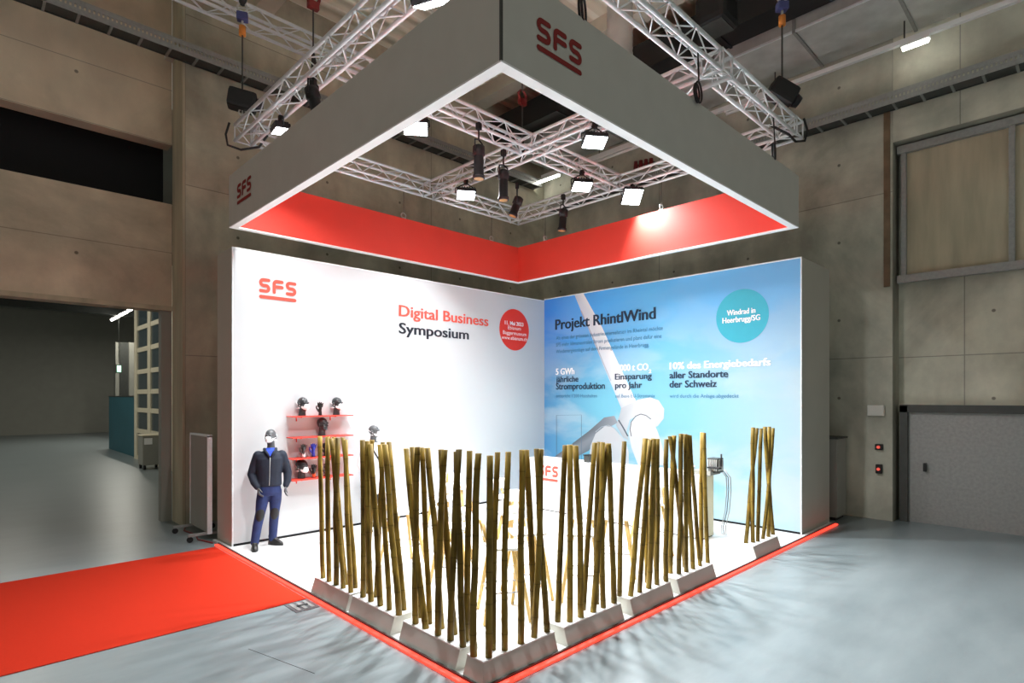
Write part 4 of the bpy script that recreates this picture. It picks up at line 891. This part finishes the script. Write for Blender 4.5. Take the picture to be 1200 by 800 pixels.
POLES = {
 1: [(378.7,676.8,375,511),(385.8,680.8,384,511.5),(394,684.7,395.7,513),(402.3,688.8,388,513.5),(411.3,693.6,404.8,515),(416.5,688.5,402,512.5),(406,684.5,391.7,512)],
 2: [(425.5,699,424.8,515.4),(434.8,704,430.7,516.7),(445.8,709,433.8,520),(456.4,714,445,520.6),(467.5,720,451,520.6),(473.5,714,455.7,517.6),(430,694.5,436,515.4),(440.5,698.5,448.7,518)],
 3: [(487,730,489.7,523.6),(499,735.7,476.3,525.4),(513.3,743.4,521,527),(528,749.5,538,526.5),(542.6,757.3,535,529),(492,723,483,523.6),(503.5,730,494.5,524.3),(517.5,735.7,501,524.7),(532.7,742.5,517,526.5),(546.7,750.2,550.3,528)],
 4: [(555.2,768.3,560.8,531),(572.8,769.5,574.2,533.7),(591.5,761,595.8,529.3),(610.2,753.5,612,527),(626,746,633.6,526),(641,739.4,629,525.6),(577.6,760.5,583.2,529.7),(626,737.5,616.5,527)],
 5: [(653.5,727.8,662.5,521.5),(667.7,727.8,668,521),(680.5,722.6,674.5,522),(695,716.6,711,520),(707,711.5,706,518),(719.5,706,713,519.4),(683.5,714,697,518.5),(699,707,702.4,517.6)],
 6: [(726,697.7,731.7,517),(739,697.7,756,513.5),(749.5,693.5,762,515),(760,688.8,766,514),(769.8,684.5,770.3,514),(780.4,680.8,780.9,514.5),(757,682,758.6,514),(768,677.5,765,513.6)],
 7: [(795.5,672,798,508),(804,669.7,803,508.4),(812,666,805.5,509.2),(820.5,662.4,808.4,509.7),(829.4,659,825,507),(785,671,789.8,510.2),(801.5,664,785,511),(818,656,822.6,506.5)],
 8: [(874,636,887,501.4),(882.4,635,882.4,500.7),(888,634,892,501.8),(894,631,906,501.4),(900.4,628.5,901.5,499.8),(906,626,896.5,499.9)]}
def pole(P0, P1, label, group, rr):
    P0, P1 = Vector(P0), Vector(P1); H_ = P1.z - P0.z
    b1 = Vector((rr.uniform(-1, 1), rr.uniform(-1, 1), 0)) * .014; b2 = Vector((rr.uniform(-1, 1), rr.uniform(-1, 1), 0)) * .006
    r0 = .0278 * rr.uniform(.9, 1.1); pts = []; rad = []
    def at(z):
        k = z / H_; return (P1 - P0) * k + b1 * sin(pi * k) + b2 * sin(3 * pi * k)
    tone = []
    def put(z, r, t_=1.0): pts.append(at(z)); rad.append(r * (1.03 - .10 * z / H_)); tone.append(t_)
    node = rr.uniform(.04, .22); step = rr.uniform(.25, .34)
    put(0, r0)
    while node < H_ - .05:
        put(max(.005, node - .016), r0 * .99); put(node - .004, r0 * 1.035, .95); put(node, r0 * .985, .45); put(node + .004, r0 * 1.055, .9); put(node + .016, r0 * .99)
        node += step * rr.uniform(.9, 1.1)
    put(H_, r0); put(H_, r0 * .72); put(H_ - .045, r0 * .66)
    q = MB(); q.sweep(pts, rad, 12, horizontal=True)
    o = q.build('bamboo_pole', M['bamboo'], loc=P0, org=(0, 0, 0))
    ca = o.data.color_attributes.new('node_ring', 'FLOAT_COLOR', 'POINT')
    for i, t_ in enumerate(tone):
        for k_ in range(12): ca.data[i * 12 + k_].color = (t_, t_, t_, 1)
    tag(o, label, 'bamboo pole', group)
rr = random.Random(21)
for k, lst in POLES.items():
    _, ax, where = PL[k]
    def key(e): p = FL(e[0], e[1], PH); return p.y if ax == 'u' else p.x
    for n, e in enumerate(sorted(lst, key=key)):
        a = FL(e[0], e[1], PH)
        if ax == 'u': a.x = min(max(a.x, fu + .03), fu + D_ - .03); b = PU(e[2], e[3], a.x)
        else: a.y = min(max(a.y, fv + .03), fv + D_ - .03); b = PV(e[2], e[3], a.y)
        zt = min(max(b.z, 1.72), 1.98)
        frm = 'from the front corner' if k not in (4,) else 'from the carpet side'
        if k == 8: frm = 'from the mural wall'
        idx = n if k != 8 else len(lst) - 1 - n
        pole(a, (b.x, b.y, zt), f'{ORD[idx]} bamboo pole {frm} in the {where}', 'bamboo poles in the ' + where, rr)
        if abs(b.z - zt) > .001: print('pole z clamp', k, n, round(b.z, 3))

# ================================================================== COUNTER AND MACHINE
t = thing('bar_counter', 'long white bar counter with red logo before the mural wall', 'counter', (8.73, 6.3, PZ))
q = MB(); q.box(8.53, 8.93, 4.44, 8.25, PZ + .02, 1.03); q.build('counter_body', M['white_paint'], t, world=True)
q = MB(); q.box(8.51, 8.95, 4.42, 8.27, 1.03, 1.06); q.build('worktop', M['white_edge'], t, world=True)
q = MB(); q.box(8.535, 8.925, 4.43, 4.44, PZ + .02, 1.02); q.build('end_panel', M['creampanel'], t, world=True)
q = MB(); q.box(8.54, 8.92, 4.45, 8.24, PZ, PZ + .02); q.build('plinth', M['void'], t, world=True)
put_logo('C', 631.3, 544.0, 561.8, 654.2, M['text_red'], t)
t = thing('coffee_machine', 'grey slatted machine with black lever on the counter end', 'coffee machine', (8.72, 4.4, 1.06))
q = MB(); q.rbox(8.56, 8.9, 4.30, 4.62, 1.06, 1.13, .008); q.build('machine_base', M['greypaint'], t, world=True)
q = MB(); q.rbox(8.64, 8.84, 4.22, 4.40, 1.1, 1.33, .01); q.build('machine_body', M['darksteel'], t, world=True)
q = MB()
for k in range(5): q.box(8.632, 8.64, 4.235 + k * .034, 4.253 + k * .034, 1.13, 1.31)
for k in range(5): q.box(8.66 + k * .034, 8.678 + k * .034, 4.212, 4.22, 1.13, 1.31)
q.build('vent_grille', M['steel'], t, world=True)
q = MB(); q.rbox(8.55, 8.63, 4.15, 4.36, 1.175, 1.2, .008); q.build('lever', M['black'], t, world=True)
q = MB(); q.cyl((8.72, 4.2, 1.2), (8.72, 4.2, 1.40), .014, 10); q.build('lever_handle', M['black'], t, world=True)
for (a, m_) in ((4.30, 'wire'), (4.27, 'darksteel'), (4.23, 'wire')):
    q = MB(); q.sweep([(9.0, a + .06, 1.13), (9.02, a - .04, 1.0), (9.02, a - .05, .8), (9.0, a - .03, .45), (9.0, a + .03, .2), (9.08, a + .06, PZ + .013)], .007, 6)
    looped = q.build('water_hose', M[m_], loc=(9.0, a, PZ)); tag(looped, {4.30: 'grey hose closest to the counter, hanging from the slatted machine', 4.27: 'dark hose hanging down behind the slatted machine', 4.23: 'grey hose hanging farthest from the counter end'}[a], 'hose', 'hoses of the slatted machine')
t = thing('counter_box', 'small dark box on the counter near the red logo', 'box', (8.75, 7.0, 1.06)); pa = PU(690, 541, 8.7)
t.location = (8.7, pa.y, 1.06)
q = MB(); q.rbox(-.08, .08, -.06, .06, 0, .13, .008); q.build('box_body', M['darksteel'], t)
q = MB(); q.box(-.09, .09, -.07, .07, .13, .145); q.build('lid', M['black'], t)
pa = PU(816, 548, 8.72)
t = thing('cup_tray', 'low grey cup tray on the counter beside the slatted machine', 'tray', (8.72, max(pa.y, 4.72), 1.06))
q = MB(); q.rbox(-.12, .12, -.07, .07, 0, .05, .01); q.build('tray_body', M['tray'], t)
for k in range(3):
    q = MB(); q.sweep([(-.07 + k * .07, 0, .05), (-.07 + k * .07, 0, .11)], [.025, .033], 12); q.build('cup', M['white_edge'], t)

# ================================================================== BAR CHAIRS
def bar_chair(loc, rz, label):
    t = thing('bar_chair', label, 'bar chair', loc, rz, 'white bar chairs on wooden legs')
    q = MB(); q.rbox(-.19, .19, -.18, .19, .715, .75, .015)
    q.build('seat', M['white_paint'], t)
    q = MB(); n = 9; vs_ = []; fs = []
    for k in range(n):
        a = pi * (.12 + .76 * k / (n - 1)); x, y = .2 * cos(a), .06 + .15 * sin(a)
        for (dz, o) in ((.84, 0.01), (1.0, .02)): vs_ += [(x * (1 + o), y + o, dz), (x * (1 + o) * .93, (y + o) - .014, dz)]
    for k in range(n - 1):
        a, b = 4 * k, 4 * k + 4
        fs += [(a, b, b + 2, a + 2), (a + 1, a + 3, b + 3, b + 1), (a + 2, b + 2, b + 3, a + 3), (a, a + 1, b + 1, b)]
    fs += [(0, 2, 3, 1), (4 * n - 4, 4 * n - 3, 4 * n - 1, 4 * n - 2)]
    q.add(vs_, fs, True); q.build('backrest', M['white_paint'], t)
    for sx in (-1, 1):
        for sy in (-1, 1):
            q = MB(); q.sweep([(sx * .235, sy * .235, .008), (sx * .12, sy * .12, .72)], [.019, .025], 8); q.build('leg', M['oak'], t)
        q = MB(); q.sweep([(sx * .13, .17, .72), (sx * .085, .235, .99)], [.018, .014], 8); q.build('back_post', M['oak'], t)
    c = .235 - .115 * .3 / .72 * 1.0; q = MB()
    q.sweep([(-c, -c, .3), (c, -c, .3), (c, c, .3), (-c, c, .3), (-c, -c, .3)], .008, 6); q.build('footrest', M['wire'], t)
    return t
c0 = None
for (px, py, z, rz, lab) in ((590, 640, .75, 1.0, 'white bar chair on oak legs closest behind the front corner planter'),
        (617, 624, .75, -.5, 'white bar chair standing just behind the one closest to the front corner'),
        (531, 618, .75, 2.2, 'white bar chair behind the carpet-side planter next to the corner'),
        (722, 606, .75, .6, 'white bar chair behind the planter beside the corner one'),
        (683, 625, .75, -.9, 'white bar chair with wire footrest facing the bar counter'),
        (762, 590, .75, 2.6, 'white bar chair closest to the second-last planter of the long row'),
        (472, 600, .75, 1.4, 'white bar chair behind the middle planter of the carpet side'),
        (537, 571, .75, 2.0, 'white bar chair farthest back near the white print wall'),
        (519, 585, .75, 2.9, 'white bar chair in the back row beside the farthest one'),
        (595, 583, .75, .2, 'white bar chair in the back row closest to the counter'),
        (603, 601, .75, -1.2, 'white bar chair in the middle of the floor before the counter')):
    p = FL(px, py, z); loc = (p.x, p.y, PZ)
    if c0 is None: c0 = bar_chair(loc, rz, lab)
    else: dup(c0, loc, rz, lab)

# ================================================================== MANNEQUINS AND SHELF
def head_mb(q, T):
    """head with neck, facing -y; origin at the foot of the neck"""
    def e(c, rx, ry, rz): q.ell(T @ Vector(c), rx, ry, rz, 18, 12, T.to_3x3().to_4x4())
    e((0, .012, .215), .074, .094, .086); e((0, -.02, .175), .062, .073, .078); e((0, -.035, .125), .05, .056, .042)
    e((0, -.075, .108), .024, .02, .018); e((0, -.098, .172), .013, .022, .017); e((0, -.09, .192), .009, .014, .026)
    e((0, -.085, .142), .024, .012, .008); e((0, -.083, .131), .02, .012, .007)
    for s_ in (-1, 1):
        e((s_ * .03, -.078, .214), .026, .018, .009); e((s_ * .078, .012, .178), .011, .022, .033)
        e((s_ * .028, -.079, .198), .015, .01, .009); e((s_ * .04, -.06, .165), .022, .022, .018)
    q.sweep([T @ Vector((0, .022, -.01)), T @ Vector((0, .018, .06)), T @ Vector((0, .005, .13))], [.06, .053, .055], 16)
def hand_mb(q, T, curl=.25, side=1, fat=1.0):
    """hand pointing +z, palm towards -y, thumb on the side of +x * side"""
    P = lambda x, y, z: T @ Vector((x * side, y, z))
    q.sweep([P(0, 0, -.03), P(0, 0, .02), P(0, 0, .05), P(0, 0, .09), P(0, 0, .10)], [.026 * fat, .03 * fat, .042 * min(fat, 1.15), .042 * min(fat, 1.15), .036 * fat], 12, sy=.42 * fat)
    for x, L_, r_ in ((.031, .068, .0088), (.0105, .078, .0092), (-.0105, .072, .0088), (-.031, .056, .0078)):
        pts = [P(x * .9, 0, .08)]; z, y, a = .092, 0.0, curl * .4
        pts.append(P(x, y, z))
        for k, fr in enumerate((.45, .32, .25)):
            a += curl; z += L_ * fr * cos(a); y -= L_ * fr * sin(a); pts.append(P(x * (1.05 + .05 * k), y, z))
        r_ *= fat; q.limb(pts, [r_, r_, r_ * .97, r_ * .92, r_ * .82], 8)
    q.limb([P(.022, -.004, .015), P(.046, -.014, .045), P(.058, -.024, .072), P(.057, -.034, .094)], [.014 * fat, .012 * fat, .010 * fat, .0085 * fat], 8)
def mask_parts(par, T, m):
    q = MB(); n = 14; rings = []
    for i, (sc, dy) in enumerate(((1.0, 0), (.92, .022), (.7, .04), (.4, .05), (.12, .053))):
        for k in range(n):
            a = 2 * pi * k / n; rings.append(T @ Vector((.062 * sc * cos(a), -.078 - dy + .055 * (abs(cos(a)) ** 2) * sc ** 2, .145 + (.056 if sin(a) > 0 else .05) * sc * sin(a))))
    q.add(rings, [(i * n + k, i * n + (k + 1) % n, (i + 1) * n + (k + 1) % n, (i + 1) * n + k) for i in range(4) for k in range(n)] + [tuple(4 * n + k for k in range(n))], True)
    o = q.build('face_mask', m, par)
    q = MB()
    for (z0, z1) in ((.16, .235), (.13, .12)):
        q.sweep([T @ Vector((.085 * cos(a) , .012 + .108 * sin(a), z0 + (z1 - z0) * max(0, sin(a) + .35) / 1.35)) for a in [(-.2 + 1.1 * k / 10 * 1.0) * pi * 1.27 - .15 for k in range(11)]], .0045, 5)
    q.build('strap', m, o)
def torso_body(q, head_turn):
    q.loft([(0, .0, .80, .12, .085), (0, 0, .86, .155, .105), (0, 0, .95, .15, .10), (0, 0, 1.08, .135, .09), (0, 0, 1.22, .16, .105), (.005, 0, 1.34, .18, .105), (.01, .005, 1.42, .15, .085), (.012, .01, 1.47, .08, .065), (.014, .012, 1.5, .058, .055)])
    head_mb(q, Matrix.Translation((.016, .012, 1.49)) @ Matrix.Rotation(head_turn, 4, 'Z') @ Matrix.Scale(.98, 4))
ARM_L = [(-.155, .01, 1.39), (-.205, .03, 1.25), (-.245, .035, 1.11), (-.205, -.03, .99), (-.165, -.075, .925)]
ARM_R = [(.175, .01, 1.39), (.225, .03, 1.25), (.26, .035, 1.11), (.255, .0, .99), (.235, -.035, .93)]
LEG_L = [(-.075, -.005, .84), (-.10, -.03, .70), (-.125, -.06, .53), (-.165, -.06, .34), (-.20, -.055, .10)]
LEG_R = [(.085, 0, .84), (.085, .02, .70), (.075, .03, .53), (.06, .10, .34), (.05, .15, .10)]
def arm_T(pts, roll, side):
    d = (Vector(pts[-1]) - Vector(pts[-2])).normalized(); d = (d + Vector((0, -.12, -.9))).normalized()
    return Matrix.Translation(Vector(pts[-1]) + d * .01) @ d.to_track_quat('Z', 'Y').to_matrix().to_4x4() @ Matrix.Rotation(roll, 4, 'Z')
_body = {}
def mannequin(loc, rz, label, turn, top_m, leg_m, variant):
    t = thing('mannequin', label, 'mannequin', loc, rz)
    if turn not in _body:
        q = MB(); torso_body(q, turn)
        for A in (ARM_L, ARM_R): q.limb(A, [.055, .047, .042, .034, .026], 12)
        for A in (LEG_L, LEG_R): q.limb(A, [.085, .075, .055, .052, .036], 12)
        hand_mb(q, arm_T(ARM_L, 2.0, 1), .3, 1); hand_mb(q, arm_T(ARM_R, -2.0 + pi, -1), .3, -1)
        q.limb([(-.20, -.05, .08), (-.205, -.14, .045)], [.036, .03], 10); q.limb([(.05, .155, .08), (.10, .09, .045)], [.036, .03], 10)
        _body[turn] = remeshed(q, .0075, 1)
    link_mesh('body', _body[turn], M['manq'], t)
    # jacket: torso and sleeves, open collar
    q = MB(); q.loft([(0, 0, .925, .165, .118), (0, 0, .95, .178, .128), (0, 0, 1.08, .172, .122), (0, 0, 1.22, .185, .13), (.005, 0, 1.34, .197, .125), (.01, .005, 1.41, .168, .10), (.012, .012, 1.455, .105, .085), (.014, .016, 1.485, .078, .076)])
    for A in (ARM_L, ARM_R):
        q.limb(A, [.075, .068, .064, .056, .044], 14)
        q.sweep([A[-1], Vector(A[-1]) + (Vector(A[-1]) - Vector(A[-2])).normalized() * .012], [.046, .042], 12)
    jk = link_mesh('jacket', remeshed(q, .011, 3), top_m, t)
    if variant == 1:
        q = MB(); q.add([(-.05, -.088, 1.47), (.075, -.088, 1.47), (.015, -.131, 1.375), (-.05, -.03, 1.505), (.075, -.03, 1.505)], [(0, 2, 1), (0, 1, 4, 3)]); q.build('shirt', M['shirt'], t)
        q = MB()
        for s_ in (-1, 1):
            q.sweep([(.013 + s_ * .082, .02, 1.485), (.013 + s_ * .075, -.055, 1.475), (.013 + s_ * .045, -.105, 1.43), (.013 + s_ * .008, -.132, 1.372)], [.022, .024, .022, .012], 8)
        q.build('collar', top_m, jk)
        q = MB(); q.sweep([(.012, -.132, 1.37), (.008, -.142, 1.25), (.004, -.133, 1.08), (.0, -.136, .95)], .0035, 5); q.build('zipper', M['steel'], jk)
    else:
        q = MB(); q.sweep([(-.12, -.12, 1.42), (-.03, -.15, 1.25), (.1, -.138, 1.08), (.17, -.08, .98)], .014, 6); q.build('shoulder_strap', M['black'], t)
    q = MB(); q.loft([(0, 0, .965, .15, .108), (0, 0, .90, .165, .12), (.003, -.003, .83, .165, .118), (.004, -.005, .79, .13, .105)])
    for A in (LEG_L, LEG_R):
        q.limb([A[0], A[1], A[2], A[3], A[4]], [.096, .089, .071, .068, .06], 14)
    tr = link_mesh('trousers', remeshed(q, .011, 3), leg_m, t)
    for A in (LEG_L, LEG_R):
        a = Vector(A[2]); d = (Vector(A[1]) - Vector(A[3])).normalized()
        q = MB(); q.ell(a + Vector((0, -.022, 0)) - d * .01, .064, .062, .125, 16, 10, d.to_track_quat('Z', 'Y').to_matrix().to_4x4()); q.build('knee_patch', M['kneepad'], tr)
    for A, ang in ((LEG_L, radians(2)), (LEG_R, radians(48))):
        ax, ay = A[4][0], A[4][1]; T = Matrix.Translation((ax, ay, 0)) @ Matrix.Rotation(ang, 4, 'Z')
        q = MB(); q.loft([(0, -.055, .012, .046, .135), (0, -.055, .03, .048, .137), (0, -.05, .055, .043, .125), (0, -.02, .085, .04, .085), (0, .015, .12, .043, .055), (0, .015, .15, .046, .052)])
        q.v = [tuple(T @ Vector(p)) for p in q.v]
        sh = q.build('shoe', M['shoe'], t)
        q = MB(); q.loft([(0, -.055, 0, .05, .14), (0, -.055, .014, .05, .14)]); q.v = [tuple(T @ Vector(p)) for p in q.v]; q.build('sole', M['black'], sh)
    mask_parts(t, Matrix.Translation((.016, .012, 1.49)) @ Matrix.Rotation(turn, 4, 'Z') @ Matrix.Scale(.98, 4), M['mask'])
    return t
fwd = lambda p: atan2(-(p[0]), p[1])     # turn local -y to the eye
mannequin((3.44, 8.80, PZ), -.37, 'grey mannequin in navy jacket, blue work trousers and white mask by the print wall', -.42, M['navy'], M['blue'], 1)
mannequin((5.23, 8.8, PZ), .05, 'grey mannequin in white workwear behind the bamboo next to the red shelves', .55, M['whitecloth'], M['whitecloth'], 2)

# ---- red wall shelves
SHZ = (1.995, 1.655, 1.315, .975); SU0, SU1, SD = 3.87, 4.93, .26
names = ('topmost', 'second from the top', 'third from the top', 'lowest')
for z, nm in zip(SHZ, names):
    t = thing('wall_shelf', f'red wall shelf on the white print wall, {nm} of four', 'shelf', ((SU0 + SU1) / 2, LV - SD / 2, z), 0, 'red wall shelves')
    q = MB(); q.rbox(SU0, SU1, LV - SD, LV - .006, z - .016, z, .003); q.build('shelf_board', M['shelf_red'], t, world=True)
    for u_ in (SU0 + .17, SU1 - .3):
        q = MB(); q.sweep([(u_, LV - .008, z - .09), (u_, LV - .008, z - .02), (u_, LV - SD + .05, z - .02)], .009, 6); q.build('bracket', M['shelf_red'], t, world=True)
_hd = None
def shelf_head(px, i, rz, label, masked, m='manq_dark', cap=False, strap=False):
    global _hd
    z = SHZ[i]; p = PV(px, 480, LV - .12)
    t = thing('display_head', label, 'display head', (p.x, LV - .125, z), rz, 'display heads on the red shelves')
    if _hd is None:
        q = MB(); head_mb(q, Matrix.Identity(4)); q.v = [(a, b, max(c, 0)) for a, b, c in q.v]; _hd = remeshed(q, .0055, 1)
    o = link_mesh('head', _hd.copy(), M[m], t); o.location.z = .004
    o.scale = (1.0, 1.0, 1.0)
    if masked: mask_parts(t, Matrix.Identity(4), M['mask'])
    if cap:
        q = MB(); q.ell((0, .014, .225), .084, .104, .086, 18, 10); q.build('cap', M['black'], t)
    return t
shelf_head(355, 0, .3, 'dark display head in white mask at the mannequin end of the topmost shelf', True)
shelf_head(395, 0, .3, 'dark display head in strapped white mask at the far end of the topmost shelf', True)
shelf_head(378, 1, .35, 'bare dark display head alone on the second shelf', False)
shelf_head(354, 3, .3, 'black-capped display head in white mask on the lowest shelf', True, cap=True)
_hn = None
def shelf_glove(px, i, rz, label, m, cuff):
    global _hn
    z = SHZ[i]; p = PV(px, 500, LV - .12)
    t = thing('work_glove', label, 'glove', (p.x, LV - .13, z), rz, 'work gloves on the red shelves')
    if _hn is None:
        q = MB(); hand_mb(q, Matrix.Translation((0, 0, .045)) @ Matrix.Scale(1.1, 4), .34, -1, 1.3); q.v = [(a, b, max(c, 0)) for a, b, c in q.v]; _hn = remeshed(q, .0045, 1)
    o = link_mesh('glove_hand', _hn.copy(), M[m], t); o.location.z = .012
    q = MB(); q.sweep([(0, 0, .006), (0, 0, .03), (0, 0, .06), (0, 0, .075)], [.04, .038, .035, .034], 14, sy=.7); q.build('cuff', M[cuff], t)
    q = MB(); q.cyl((0, 0, 0), (0, 0, .006), .045, 16); q.build('stand_plate', M['blackmetal'], t)
shelf_glove(375, 0, -.35, 'black glove on a hand form between the two masked heads', 'glove_black', 'glove_black')
shelf_glove(355.5, 2, -.35, 'grey work glove on the third shelf beside the blue glove', 'glove_grey', 'text_white')
shelf_glove(367, 2, -.35, 'blue work glove on the third shelf', 'glove_blue', 'glove_blue')
shelf_glove(381, 2, -.35, 'black work glove on the third shelf half hidden by bamboo', 'glove_black', 'glove_black')
shelf_glove(367.5, 3, -.35, 'black work glove with orange cuff on the lowest shelf', 'glove_black', 'orange')
shelf_glove(382, 3, -.35, 'dark work glove on the lowest shelf half hidden by bamboo', 'glove_grey', 'glove_black')
